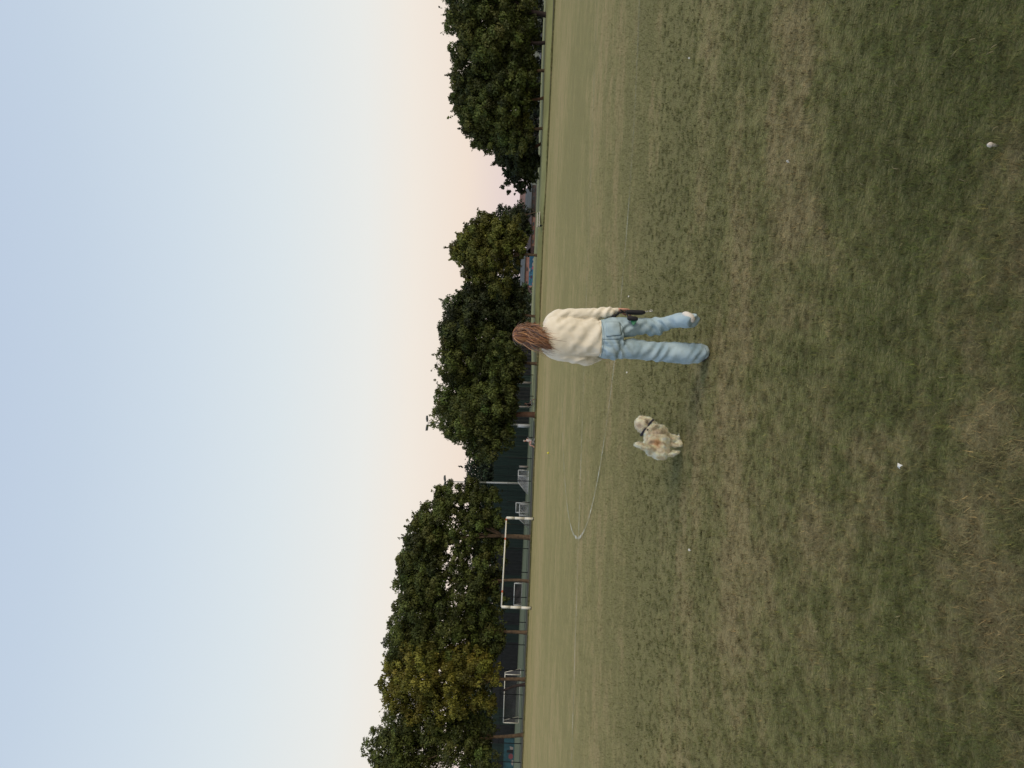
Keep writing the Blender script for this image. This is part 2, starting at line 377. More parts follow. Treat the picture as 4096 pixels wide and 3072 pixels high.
# ------------------------------------------------------------------ grass blades
def grass():
    Vs, Cs = [], []
    # blades get fewer and coarser with distance from where the picture is taken
    n = 1080000; g_ = rng.random(n); r = (2.0 ** .45 + g_ * (30 ** .45 - 2.0 ** .45)) ** (1 / .45)
    r = r[rng.random(n) < np.clip(1 - (r - 6) / 18, 0, 1) ** 1.5]; n = len(r)
    nt_ = n // 16; ci = rng.integers(0, nt_, n)
    order = np.argsort(r); r = r[order]; th = rng.uniform(-.70, .70, n)
    if True:
        x, y = r * np.sin(th), r * np.cos(th)
        # half of the blades gather in small tufts
        m_ = (rng.random(n) < .62) & (r < 10); q_ = np.where(m_)[0]; par = q_ - (np.arange(len(q_)) % 18)
        par = np.clip(par, 0, n - 1); 
        th2 = th.copy(); th2[q_] = th[q_[(np.arange(len(q_)) // 18) * 18]]; x[q_], y[q_] = (r * np.sin(th2))[q_] + rng.normal(0, .013, len(q_)), (r * np.cos(th2))[q_] + rng.normal(0, .011, len(q_))
        tb = np.ones(n); tb[q_] = rng.uniform(.55, 1.5, len(q_) // 18 + 1)[np.arange(len(q_)) // 18]
        ln = .032 + .0002 * r; wd = .00145 * r ** .55
        h = ln * rng.uniform(.45, 1.25, n)
        az = rng.uniform(0, 2 * np.pi, n); lean = np.radians(rng.normal(56, 18, n).clip(8, 86))
        az = az + .4 * np.sin(x * 2.1 + 1.3 * np.sin(y * 1.7))
        dx, dy, dz = np.sin(lean) * np.cos(az), np.sin(lean) * np.sin(az), np.cos(lean)
        wa = az + np.pi / 2 + rng.uniform(-.5, .5, n); ww = wd * rng.uniform(.6, 1.3, n)
        sx, sy = np.cos(wa) * ww / 2, np.sin(wa) * ww / 2
        P = np.empty((n, 3, 3), np.float32)
        z0 = rng.uniform(0, .006, n)
        P[:, 0] = np.c_[x - sx, y - sy, z0]; P[:, 1] = np.c_[x + sx, y + sy, z0]
        P[:, 2] = np.c_[x + dx * h, y + dy * h, z0 + dz * h]
        straw = (rng.random(n) * .6 + rng.random(nt_)[ci] * .4)
        b = (1 + (rng.uniform(.38, 1.75, n) - 1) * np.clip(1.35 - r / 14, .35, 1)) * (1 + (tb - 1) * np.clip(1.25 - r / 9, .1, 1))
        C = np.c_[b, b, b]
        s = straw > .80; C[s] = np.c_[b[s] * 1.9, b[s] * 1.6, b[s] * 1.45]
        s2 = straw < .22; C[s2] = np.c_[b[s2] * .62, b[s2] * .85, b[s2] * .7]
        s3 = straw > .97; C[s3] = (2.3, 2.0, 1.8)
        Vs.append(P.reshape(-1, 3)); Cs.append(C)
    # ragged uncut grass along the far edge of the field
    n = 14000; x = rng.uniform(-48, 46, n); y = np.interp(x, ex_, [EDGE(v) for v in ex_]) + rng.normal(0, .25, n) + .35 * np.sin(x * .9) * np.sin(x * .37)
    h = rng.uniform(.05, .20, n) * (.6 + .5 * np.sin(x * .53) ** 2); az = rng.uniform(0, 6.28, n); ww = rng.uniform(.02, .06, n)
    P = np.empty((n, 3, 3), np.float32); P[:, 0] = np.c_[x - ww, y, 0 * x]; P[:, 1] = np.c_[x + ww, y, 0 * x]; P[:, 2] = np.c_[x + np.cos(az) * h * .6, y + np.sin(az) * h * .6, h]
    Vs.append(P.reshape(-1, 3)); Cs.append(np.repeat(rng.uniform(.6, 1.1, (n, 1)), 3, 1))
    o = npmesh('grass', np.concatenate(Vs), 3, M_blade, None, np.concatenate(Cs))
    tag(o, 'short mown grass with green and dry straw coloured patches', 'grass', kind='stuff')
grass()

# ------------------------------------------------------------------ trees
M_bark = mat('bark', (.075, .052, .034), .95, .35, 3, .03, 14, c2=(.13, .09, .055))
M_bark_red = mat('red_brown_bark', (.10, .055, .035), .95, .3, 3, .03, 14)
M_bark_dark = mat('dark_bark', (.028, .020, .018), .95, .3, 3, .03, 14)
def leaf_mat(name):
    m = mat(name, (.05, .08, .03), .62, attr=True, spec=.25)
    t = m.node_tree; b = t.nodes['Principled BSDF']; o = t.nodes['Material Output']
    tr = t.nodes.new('ShaderNodeBsdfTranslucent'); mx = t.nodes.new('ShaderNodeMixShader'); mx.inputs[0].default_value = .18
    a = [n for n in t.nodes if n.type == 'ATTRIBUTE'][0]
    t.links.new(a.outputs['Color'], tr.inputs['Color'])
    t.links.new(b.outputs[0], mx.inputs[1]); t.links.new(tr.outputs[0], mx.inputs[2]); t.links.new(mx.outputs[0], o.inputs[0])
    return m
M_leaf = leaf_mat('leaf')
G_GREEN, G_DARK, G_OLIVE, G_YELLOW = (.070, .086, .021), (.042, .054, .018), (.098, .104, .022), (.148, .143, .025)
def foliage(spheres, nleaf, tint, size=.20, droop=.4, parent=None, name='crown', crad=.52, fill=.18):
    """leaves on the outside of many small clumps that themselves sit on the outside of the lobes"""
    S = np.array([[*c, r] for c, r in spheres]); wts = S[:, 3] ** 2; wts /= wts.sum()
    ncl = int(max(10, (S[:, 3] ** 2).sum() * 4.6 / (crad ** 2)))
    ncl = min(ncl, nleaf // 25)
    k = rng.choice(len(S), ncl, p=wts)
    d = rng.normal(size=(ncl, 3)); d /= np.linalg.norm(d, axis=1)[:, None]
    d[:, 2] = d[:, 2] * .9 + .08
    rad = np.where(rng.random(ncl) < fill, rng.uniform(.15, .7, ncl), rng.uniform(.72, 1.04, ncl))
    C = S[k, :3] + d * (S[k, 3] * rad)[:, None] * np.array([1, 1.0, .98])
    cr = crad * rng.uniform(.45, 1.35, ncl) * np.clip(S[k, 3] / 1.5, .35, 1.1)
    cb = rng.uniform(.45, 1.65, ncl)[:, None] * np.array(tint) * (1 + rng.normal(0, .05, (ncl, 3)))
    n = nleaf; j = rng.choice(ncl, n, p=cr ** 2 / (cr ** 2).sum())
    u = rng.normal(size=(n, 3)) + d[j] * .55 + np.array([0, 0, .25]); u /= np.linalg.norm(u, axis=1)[:, None]
    P = C[j] + u * (cr[j] * rng.uniform(.55, 1.15, n) ** .8)[:, None] * np.array([1, 1, .8])
    # stray sprigs
    ts = (rng.integers(0, 5, ncl)[:, None] == 0) * 1.0; sd_ = rng.normal(0, .3, (ncl, 3)) + d * .85; sp = (rng.random(n) < .10); P[sp] = (C[j] + sd_[j] * (cr[j] * rng.uniform(.7, 1.4, n))[:, None] + rng.normal(0, .05, (n, 3)))[sp]
    nrm = u + rng.normal(0, .55, (n, 3)); nrm /= np.linalg.norm(nrm, axis=1)[:, None]
    ax = rng.normal(0, .7, (n, 3)) + u * .4 + np.array([0, 0, -droop * 1.6]); ax -= nrm * (ax * nrm).sum(1)[:, None]; ax /= np.linalg.norm(ax, axis=1)[:, None]
    sd = np.cross(nrm, ax); L_ = (size * rng.uniform(.6, 1.35, n))[:, None]; W = L_ * .27
    V = np.stack([P - ax * L_ * .5, P + sd * W - ax * L_ * .05 , P + ax * L_ * .5 - nrm * L_ * .12, P - sd * W - ax * L_ * .05], 1)
    c = cb[j] * rng.uniform(.75, 1.25, (n, 1)); c = np.clip(c, .01, .4)
    return npmesh(name, V.reshape(-1, 3), 4, M_leaf, parent, c)
def tree(name, label, D, ty, lobes, tint, leaves, trunk=.16, bark=None, droop=.4, lean=0, size=.25, base=None, second=None, ztop=None):
    b = foot(ty, base or D); root = thing(name, label, 'tree', b, 'trees along the edge of the field' if base is None and D < 95 else None)
    sph = []
    for (x, y, r) in lobes:
        rr = r * D / FPX * 1.06; sph.append((at(x, y, D + rng.uniform(-.5, .9) * rr * 1.1), rr))
    foliage(sph, int(leaves * 1.3), tint, size, droop, root, fill=.30)
    V, F = [], []
    cen = sum((Vector(s[0]) * s[1] for s in sph), Vector()) / sum(s[1] for s in sph)
    low = min(s[0].z - s[1] * .6 for s in sph); fork = Vector((b.x + (cen.x - b.x) * .25 + lean, b.y + .2, b.z + max(1.6, (low - b.z) * .95 + .4)))
    mid = (b + fork) / 2 + Vector((lean * -.35 + random.uniform(-.08, .08), 0, 0))
    def T(pts): loft(V, F, [(p.x, p.y, p.z, r, r) for p, r in pts], seg=9, sub=3)
    T([(b + Vector((0, 0, -.05)), trunk * 1.75), (b + Vector((0, 0, .18)), trunk * 1.2), (mid, trunk), (fork, trunk * .85)])
    for c, r in sorted(sph, key=lambda s: -s[1])[:5]:
        c = Vector(c); m2 = fork.lerp(c, .45) + Vector((random.uniform(-.5, .5), random.uniform(-.5, .5), .5))
        T([(fork - Vector((0, 0, .15)), trunk * .6), (m2, trunk * .38), (c, trunk * .16)])
    mesh('trunk', V, F, bark or M_bark, root, smooth=True)
    if second:
        V, F = [], []
        q = foot(second[0], D - .4); tp = at(second[1], second[2], D - .4)
        loft(V, F, [(q.x, q.y, -.05, .22, .22), (q.x, q.y, .3, .17, .17), (*(q.lerp(tp, .5) + Vector((.15, 0, 0))), .14, .14), (*tp, .12, .12)], seg=9, sub=3)
        tag(mesh('trunk', V, F, M_bark_dark, root, smooth=True), 'dark leaning second trunk')
    return root
tree('broadleaf_tree', 'dark green tree with a black trunk, furthest right of the row', 70, 62, [(1905, 20, 105), (1880, -70, 110), (1856, 90, 60), (1990, 60, 110), (2080, 40, 88), (2098, 100, 60), (1990, -60, 110), (2090, -60, 80)], G_GREEN, 34000, .24, M_bark_dark)
tree('broadleaf_tree', 'dark green tree second from the right end, in front of the grey wall', 70, 168, [(1866, 170, 72), (1950, 150, 95), (2050, 180, 92), (2105, 150, 58), (1846, 222, 46), (1960, 215, 70), (1875, 120, 50)], G_GREEN, 30000, .17, M_bark_dark)
tree('broadleaf_tree', 'dark tree with a short pale trunk over the grass bank, third from the right end', 70.5, 283, [(1890, 300, 85), (1864, 345, 56), (1980, 290, 100), (2070, 300, 85), (2110, 270, 46), (2000, 350, 80)], G_GREEN, 30000, .15)
tree('broadleaf_tree', 'dark tree with a slim reddish trunk, fourth from the right end', 71, 388, [(1880, 400, 70), (1856, 440, 42), (1945, 430, 88), (2040, 400, 90), (2105, 390, 55), (1905, 482, 58)], G_GREEN, 30000, .14, M_bark_red)
tree('broadleaf_tree', 'dark tree left of the slim red trunk, sloping down to the gap', 71, 512, [(1905, 515, 55), (1960, 510, 80), (2050, 520, 80), (2000, 565, 48), (2085, 560, 48), (1922, 555, 34)], G_GREEN, 24000, .14)
tree('small_tree', 'low dark tree right of the open gap with wispy twigs on top', 77, 570, [(1985, 592, 26), (2040, 620, 52), (2085, 650, 55), (2110, 600, 45), (2062, 695, 42), (2100, 720, 42), (2040, 742, 24), (2014, 744, 9), (2105, 768, 20), (2076, 765, 18), (2135, 640, 30), (2135, 700, 25)], G_DARK, 24000, .16, M_bark_red)
tree('small_tree', 'distant dark shrub-like tree left of the open gap above the rooftops', 118, 850, [(2075, 822, 11), (2070, 842, 18), (2066, 868, 26), (2052, 892, 34), (2085, 900, 36), (2085, 872, 20), (2100, 925, 30)], G_DARK, 12000, .08, size=.24)
tree('broadleaf_tree', 'bushy olive green tree with one thin straight trunk beside the blue mural', 74, 1023, [(1875, 985, 62), (1856, 1010, 40), (1872, 1055, 40), (1952, 935, 66), (2035, 925, 58), (1955, 1015, 78), (2050, 1005, 52), (1920, 1095, 52), (1950, 1135, 45), (2000, 1130, 50), (2035, 1085, 32), (2000, 960, 60), (1900, 930, 42), (1925, 905, 30), (2075, 960, 35), (2010, 895, 30)], G_OLIVE, 44000, .14)
tree('broadleaf_tree', 'dark tree with a thin trunk just to the right of the woman', 75, 1265, [(1900, 1190, 55), (1850, 1235, 62), (1826, 1292, 68), (1930, 1260, 88), (2020, 1230, 82), (2060, 1180, 50), (2080, 1250, 40), (1960, 1165, 52), (2030, 1310, 66)], G_DARK, 38000, .14)
tree('broadleaf_tree', 'rounded fresh green tree behind the head of the woman', 76, 1455, [(1806, 1360, 62), (1850, 1330, 66), (1806, 1440, 62), (1900, 1400, 98), (1842, 1500, 62), (1990, 1400, 92), (1960, 1500, 88), (2045, 1450, 64), (2045, 1360, 55), (2060, 1520, 40)], G_GREEN, 48000, .15)
tree('broadleaf_tree', 'drooping tree with a thick reddish trunk beside the green mesh fence', 76, 1660, [(1796, 1600, 58), (1785, 1650, 60), (1832, 1700, 66), (1880, 1580, 80), (1900, 1660, 92), (1900, 1745, 70), (1990, 1600, 82), (1985, 1700, 82), (1955, 1785, 54), (2030, 1640, 50), (2022, 1560, 55), (2020, 1755, 50), (1985, 1815, 32)], G_GREEN, 48000, .27, M_bark_red, droop=.9)
tree('small_tree', 'far rounded tree seen over the green fence in the gap beside the floodlight', 172, 1900, [(1925, 1860, 38), (1930, 1900, 38), (1945, 1945, 35), (1958, 1870, 30), (1960, 1910, 30), (1950, 1810, 38)], G_OLIVE, 12000, .3, size=.34)
tree('broadleaf_tree', 'tree with sky showing through its crown and a thick leaning pale trunk at the goal', 78, 2150, [(1816, 1962, 36), (1790, 2000, 50), (1765, 2035, 46), (1722, 2080, 58), (1880, 1980, 50), (1950, 1990, 46), (1995, 1975, 26), (1862, 2060, 45), (1760, 2110, 50), (1702, 2140, 66), (1682, 2190, 66), (1930, 2070, 46), (1935, 2150, 45), (1990, 2080, 38), (1760, 2200, 50), (1985, 2160, 50), (1880, 2110, 32), (1820, 2140, 34), (1850, 2215, 36), (1800, 2180, 24), (1812, 2062, 32), (1785, 2150, 32), (1905, 2205, 36), (1850, 2165, 28), (1815, 2110, 40), (1868, 2085, 36), (1880, 2160, 34), (1840, 2195, 30)], G_GREEN, 52000, .24, lean=-.2)
tree('broadleaf_tree', 'tall tree with a slender forked trunk behind the goal crossbar', 78, 2325, [(1660, 2280, 76), (1650, 2350, 70), (1740, 2300, 76), (1735, 2390, 72), (1860, 2270, 40), (1930, 2250, 54), (1880, 2370, 60), (1955, 2330, 54), (2000, 2260, 30), (1990, 2400, 42), (1820, 2350, 40), (1802, 2258, 40), (1850, 2310, 40), (1912, 2405, 38), (1950, 2230, 34), (1830, 2290, 40), (1890, 2290, 36)], G_GREEN, 44000, .16)
tree('broadleaf_tree', 'deep green tree left of the goal with a straight brown trunk', 78, 2530, [(1640, 2440, 62), (1616, 2510, 62), (1600, 2570, 66), (1720, 2480, 88), (1720, 2580, 92), (1820, 2470, 72), (1830, 2570, 86), (1920, 2480, 74), (1940, 2570, 76), (1985, 2520, 45), (1995, 2600, 36)], G_GREEN, 48000, .18)
tree('broadleaf_tree', 'yellow green tree with drooping sprays and two trunks, one dark and leaning', 77, 2718, [(1612, 2660, 58), (1585, 2730, 64), (1590, 2790, 50), (1680, 2680, 98), (1690, 2790, 92), (1790, 2680, 86), (1800, 2790, 86), (1890, 2660, 78), (1890, 2770, 76), (1965, 2690, 50), (1955, 2810, 40)], G_YELLOW, 50000, .18, droop=1.0, second=(2740, 2012, 2762))
tree('broadleaf_tree', 'tallest tree at the left end of the row with a ragged pointed top', 78, 2940, [(1608, 2868, 66), (1545, 2915, 40), (1500, 2955, 36), (1470, 2988, 30), (1520, 2990, 45), (1620, 2950, 88), (1580, 3020, 75), (1640, 3065, 98), (1740, 2900, 86), (1740, 3010, 92), (1850, 2880, 72), (1850, 2990, 86), (1930, 2920, 56), (1930, 3060, 74), (1560, 3110, 80)], G_GREEN, 52000, .18)

# bushes and hedges
def shrub(name, label, D, lobes, tint, leaves, cat='bush', size=.18):
    sph = [(at(x, y, D), r * D / FPX) for x, y, r in lobes]
    o = foliage(sph, leaves, tint, size, .2, None, name, crad=.45, fill=.4); tag(o, label, cat); return o
shrub('bush', 'soft grey green bush below the trees left of the blue mural', 105, [(2100, 1140, 18), (2108, 1165, 26), (2120, 1190, 22), (2128, 1160, 16), (2095, 1175, 20)], (.075, .10, .05), 5000)
shrub('bush', 'dark bush under the tree right of the woman', 105, [(2105, 1215, 28), (2118, 1240, 25), (2112, 1290, 28), (2120, 1330, 24)], G_DARK, 5000)
def hedge(label, p0, p1, h, wd, n, tint):
    sph = []
    p0, p1 = Vector(p0), Vector(p1); L_ = (p1 - p0).length; k = int(L_ / (h * .45)) + 1
    for i in range(k + 1):
        p = p0.lerp(p1, i / k)
        for zz in (.3, .68): sph.append((p + Vector((random.uniform(-.3, .3), random.uniform(-wd, wd) * .4, h * zz)), h * .36))
    o = foliage(sph, n, tint, .14 + .045 * h, .2, None, 'hedge', crad=.35 + .06 * h, fill=.3); tag(o, label, 'hedge'); return o
hedge('long dark hedge behind the grass bank under the right hand trees', (29, 102, 0), (60, 98, 0), 3.4, 1.5, 36000, (.018, .026, .014))
hedge('tall dark tree belt behind the green court fence', (-128, 216, 0), (4, 152, 0), 12.5, 3, 90000, (.024, .036, .018))
hedge('dark row of trees behind the pink brick building with the mural', (6, 158, 0), (33, 150, 0), 8.4, 3, 30000, (.028, .038, .018))

# ------------------------------------------------------------------ fences of the court behind
M_dark = mat('dark_metal', (.012, .016, .015), .6)
M_screen = mat('green_windscreen', (.014, .027, .021), .9, .35, 1.3, stretch=(1, 1, .15))
M_white = mat('white_paint', (.62, .60, .52), .55, .12, 5)
M_white2 = mat('white_aluminium', (.50, .52, .52), .5, .1, 6)
M_grey = mat('grey_metal', (.30, .32, .33), .5, .1, 5)
fr = thing('court_fence', 'tall green windscreen fence at the back of the artificial pitch', 'fence', at(2100, 2300, 150))
fy = [(3120, 196), (2900, 186), (2700, 178), (2500, 166), (2350, 157), (2200, 148), (2060, 138), (1940, 131), (1830, 127), (1700, 124), (1550, 122), (1400, 121), (1290, 120)]
M_gap = mat('shaded_netting', (.016, .017, .017), .9, .3, 1.2)
for i, (y, D) in enumerate(fy[:-1]):
    y1, D1 = fy[i + 1]
    a, b = foot(y, D), foot(y1, D1); n = 3
    for k in range(n):
        p, q = a.lerp(b, k / n), a.lerp(b, (k + 1) / n); V, F = [], []
        h = 5.8
        dirv = (q - p).normalized(); nr = Vector((-dirv.y, dirv.x, 0)) * .03
        m = 7
        for s in range(m + 1):
            r = p.lerp(q, s / m) + nr * (1.4 if s % 2 else -1.4)
            V += [r + Vector((0, 0, .05)), r + Vector((0, 0, h))]
        for s in range(m): F.append((2 * s, 2 * s + 2, 2 * s + 3, 2 * s + 1))
        mesh('screen_panel', V, F, M_screen if (i in (5, 6, 7, 8) or (i + k) % 3 == 1) else M_gap, fr)
        tubes('post', [(p, p + Vector((0, 0, h + .15)), .06)], M_dark, fr, 6)
# near mesh fence along the pitch: posts and rails
nf = thing('mesh_fence', 'low dark mesh fence with thin posts between the trees and the artificial pitch', 'fence', foot(2300, 85.5))
M_mesh = see_through(mat('fence_mesh', (.03, .045, .038), .8), .13)
ys = [3050, 2975, 2875, 2780, 2682, 2580, 2490, 2390, 2290, 2195, 2100, 2010, 1925, 1835, 1750, 1665, 1585, 1500]
pp = [foot(y, 86.4) for y in ys]
for i, p in enumerate(pp):
    tubes('post', [(p, p + Vector((0, 0, 2.75)), .05)], M_dark, nf, 6)
    if i:
        q = pp[i - 1]
        tubes('rail', [(q + Vector((0, 0, z)), p + Vector((0, 0, z)), .018) for z in (.15, 2.7)], M_dark, nf, 5)
        mesh('mesh_panel', [q + Vector((0, 0, .1)), p + Vector((0, 0, .1)), p + Vector((0, 0, 2.7)), q + Vector((0, 0, 2.7))], [(0, 1, 2, 3)], M_mesh, nf)

# ------------------------------------------------------------------ goals
g = thing('football_goal', 'large white painted goal frame without a net in front of the trees', 'goal', foot(2250, 66))
DL, DR = 63.0, 66.5
lt, lb = at(2006, 2427, DL), at(2112, 2432, DL); rt_, rb = at(2026, 2071, DR), at(2122, 2075, DR)
for a, b in ((lt, lb), (rt_, rb)):
    b = Vector((b.x, b.y, 0.0)); V, F = [], []
    a2 = Vector((b.x + (a.x - b.x) * .8, a.y, a.z)); n = 3
    for k, (t0, t1) in enumerate(((0, .34), (.345, .70), (.705, 1))):
        bar(V, F, b.lerp(a2, t0), b.lerp(a2, t1), .115, 12)
    mesh('post', V, F, M_white, g, True)
    tubes('joint_band', [(b.lerp(a2, .34), b.lerp(a2, .347), .118), (b.lerp(a2, .70), b.lerp(a2, .707), .118)], M_dark, g, 12)
    tubes('ground_socket', [(b, b + Vector((0, 0, .06)), .15)], M_dark, g, 10)
tubes('crossbar', [(lt, rt_, .062)], M_white, g, 12)
M_rust = mat('rust_orange', (.45, .12, .06), .9)
tubes('rust_patch', [(lt.lerp(rt_, t), lt.lerp(rt_, t + .025), .066) for t in (.74, .15, .965)], M_rust, g, 12)

M_net = see_through(mat('goal_net', (.42, .43, .46), .9, .3, 1.5), .42)
def small_goal(label, fx0, fx1, Dg, y0, y1, xt, xb, back, mirror=False, net=M_net, frame=M_white2, r=.06, D2=None):
    """front opening between picture columns y0 and y1; depth leans away by 'back' metres"""
    D2 = D2 or Dg
    A, B = foot(y0, Dg), foot(y1, D2)
    h = (at(xt, y0, Dg) - at(xb, y0, Dg)).length
    root = thing('small_goal', label, 'goal', A)
    n = Vector((-(B - A).y, (B - A).x, 0)).normalized(); n = n if n.y > 0 else -n
    Z = Vector((0, 0, h)); bk = n * back; tp = n * back * .35
    tubes('frame', [(A, A + Z, r), (B, B + Z, r), (A + Z, B + Z, r)], frame, root)
    tubes('back_frame', [(A, A + bk, r * .7), (B, B + bk, r * .7), (A + bk, B + bk, r * .8), (A + Z, A + Z + tp, r * .7), (B + Z, B + Z + tp, r * .7), (A + Z + tp, A + bk, r * .7), (B + Z + tp, B + bk, r * .7), (A + Z + tp, B + Z + tp, r * .6)], frame, root)
    V, F = [], []; nn = 10
    for i in range(nn + 1):
        t = i / nn; s = .25 * math.sin(t * 9) * (t * (1 - t) * 4)
        p = A.lerp(B, t); V += [p + Z, p + Z + tp, p + bk * .78 + Z * .45 + n * s, p + bk + Vector((0, 0, .02))]
    for i in range(nn):
        for j in range(3): a = i * 4 + j; F.append((a, a + 4, a + 5, a + 1))
    b = len(V)
    for P in (A, B):
        V += [P, P + Z, P + Z + tp, P + bk]; F.append((b, b + 1, b + 2, b + 3)); b += 4
    mesh('net', V, F, net, root)
    return root
small_goal('five-a-side goal seen side on, open end toward the floodlight mast, right of the pair', 0, 0, 108, 1882, 1905, 2071, 2112, 2.9, D2=106)
# its sloping partner standing back to back
small_goal('five-a-side goal with sagging net next to the right post of the big goal', 0, 0, 92, 2062, 2018, 2068, 2106, 1.7, D2=95)
small_goal('shallow white frame goal standing behind the other small goal beside the big goal post', 0, 0, 100, 2052, 2013, 2059, 2108, 1.2, D2=100)
small_goal('small goal framed inside the left part of the big white goal', 0, 0, 138, 2422, 2335, 2052, 2083, 1.0, net=see_through(mat('dark_net', (.10, .09, .10), .9), .55), D2=138, r=.07)
small_goal('full size training goal with dark net far left under the yellow green tree', 0, 0, 118, 2893, 2700, 2010, 2071, 1.6, net=see_through(mat('dark_net_fine', (.09, .09, .10), .9), .6), frame=M_white, D2=116, r=.075)

# floodlights
M_mast = mat('galvanised_mast', (.27, .28, .27), .5, .1, 5)
def floodlight(label, D, y, xtop, heads, pole=True):
    b = foot(y + 8, D); t = at(xtop, y, D); root = thing('floodlight', label, 'floodlight', b, 'floodlights of the court')
    tubes('mast', [(b, b.lerp(t, .5), .17, .12), (b.lerp(t, .5), t, .12, .07)], M_mast, root, 12)
    tubes('cross_arm', [(t + Vector((heads[0], 0, 0)), t + Vector((heads[1], 0, 0)), .035)], M_grey, root, 6)
    for i, dx in enumerate(heads):
        V, F = [], []; M = Matrix.Translation(t + Vector((dx, 0, .12 + .05 * i))) @ Matrix.Rotation(R_(-8 if i else -14), 4, 'X') @ Matrix.Rotation(R_(8 - 14 * i), 4, 'Y')
        box(V, F, (-.50, -.42, -.06), (.50, .42, .05), M)
        box(V, F, (-.22, -.2, .05), (.22, .2, .16), M)
        h = mesh('lamp_head', V, F, mat('lamp_head_grey', (.12, .13, .14), .5), root)
        V, F = [], []; box(V, F, (-.44, -.36, -.08), (.44, .36, -.063), M); mesh('lamp_glass', V, F, M_grey, h)
    return root
floodlight('floodlight on the pale mast standing in the gap between the trees', 121, 1926, 1783, (-.55, .5))
floodlight('floodlight lamps showing just above the drooping tree, mast hidden behind it', 121, 1692, 1712, (-.75, .7))

# ------------------------------------------------------------------ bench
bD = 69.5; b0, b1 = foot(852, bD), foot(906, bD)
bench = thing('bench', 'slatted pale bench with dark legs on the field edge below the open gap', 'bench', (b0 + b1) / 2)
M_slat = mat('weathered_slat', (.48, .46, .40), .8, .2, 8)
ex = (b0 - b1).normalized()
for k, (dy, z) in enumerate(((-.25, .42), (-.08, .42), (.08, .42), (.16, .60))):
    V, F = [], []; M = Matrix.Translation(b1 + Vector((0, dy, z))); L_ = (b0 - b1).length
    box(V, F, (-.05, -.045, -.03), (L_ + .05, .045, .03) if k < 3 else (L_ + .05, .0, .05), M); mesh('slat', V, F, M_slat, bench)
for p in (b1 + ex * .04, b0 - ex * .04):
    tubes('leg', [(p + Vector((0, -.25, 0)), p + Vector((0, -.25, .40)), .045), (p + Vector((0, .1, 0)), p + Vector((0, .18, .66)), .045), (p + Vector((0, -.25, .42)), p + Vector((0, .13, .42)), .028)], M_dark, bench, 6)

# ------------------------------------------------------------------ buildings seen through the gaps
M_brick = mat('old_brick', (.16, .085, .065), .9, .3, 1.1, c2=(.24, .14, .11))
M_brown = mat('brown_render', (.055, .042, .040), .9, .35, .8, c2=(.09, .066, .064))
M_slate = mat('slate_roof', (.075, .082, .080), .8, .25, 1.5, stretch=(.3, 1, 3))
M_cream = mat('cream_render', (.42, .33, .26), .9, .2, 1)
M_grwall = mat('grey_wall', (.085, .085, .095), .9, .15, .7)
M_glass = mat('dark_window', (.03, .035, .045), .2, spec=.6)
def house(label, D, y0, y1, xg, xe, xr, depth, wall, roof, windows=(), cat='building', name='building', chimney=None):
    """y0 > y1 picture columns (left, right); xg ground row, xe eaves row, xr ridge row"""
    a, b = foot(y0, D), foot(y1, D); ze = at(xe, (y0 + y1) / 2, D).z; zr = at(xr, (y0 + y1) / 2, D).z
    root = thing(name, label, cat, ((a.x + b.x) / 2, D, 0)); V, F = [], []
    box(V, F, (a.x, D, 0), (b.x, D + depth, ze))
    wl = mesh('wall', V, F, wall, root)
    o = .25; V = [(a.x - o, D - o, ze - .02), (b.x + o, D - o, ze - .02), (b.x + o, D + depth + o, ze - .02), (a.x - o, D + depth + o, ze - .02), (a.x - o, D + depth / 2, zr), (b.x + o, D + depth / 2, zr)]
    V += [(x, y, z + .12) for x, y, z in V]
    F = [(6, 7, 11, 10), (8, 9, 10, 11), (0, 4, 5, 1), (2, 5, 4, 3), (0, 1, 7, 6), (2, 3, 9, 8), (0, 6, 10, 4), (4, 10, 9, 3), (1, 5, 11, 7), (5, 2, 8, 11)]
    rf = mesh('roof', V, F, roof, root)
    if chimney is not None:
        V, F = [], []; cx_ = a.x + (b.x - a.x) * chimney; box(V, F, (cx_ - .3, D + depth / 2 - .3, zr - .4), (cx_ + .3, D + depth / 2 + .3, zr + .9)); mesh('chimney', V, F, M_brick, rf)
    for (u0, u1, v0, v1) in windows:
        x0, x1 = a.x + (b.x - a.x) * u0, a.x + (b.x - a.x) * u1; V, F = [], []
        box(V, F, (x0, D - .05, ze * v0), (x1, D + .02, ze * v1)); wn = mesh('window', V, F, M_slate, root)
        V, F = [], []; box(V, F, (x0 + .08, D - .07, ze * v0 + .08), (x1 - .08, D - .052, ze * v1 - .08)); mesh('pane', V, F, M_glass, wn)
    return root
house('long low brown building with a grey slate roof in the open gap', 150, 872, 740, 2150, 2127, 2103, 9, M_brown, M_slate, [(.08, .2, .3, .8), (.3, .42, .35, .8), (.55, .66, .3, .8), (.78, .9, .3, .8)])
house('brown gabled house behind the slate roof, with a chimney', 190, 840, 755, 2140, 2102, 2080, 9, M_brown, M_brick, [(.2, .35, .6, .85), (.6, .75, .6, .85)], chimney=.3)
house('small cream fronted house behind the slate roof', 172, 820, 770, 2140, 2112, 2101, 6, M_cream, M_brick, [(.2, .4, .5, .85), (.6, .8, .5, .85)])
house('red brown building left of the bench under the olive tree', 140, 985, 868, 2150, 2126, 2112, 8, M_brick, M_brown, [(.1, .22, .3, .75), (.4, .55, .3, .75), (.7, .82, .3, .75)])
house('grey wall with flat roof behind the right hand trees', 112, 236, 72, 2190, 2168, 2165, 6, M_grwall, M_grwall, [(.15, .25, .4, .7), (.6, .7, .4, .7)])
house('dark brick house glimpsed under the trees right of the gap', 150, 640, 430, 2180, 2140, 2122, 8, M_brown, M_brown, [(.1, .2, .4, .8), (.35, .45, .4, .8), (.7, .8, .4, .8)])
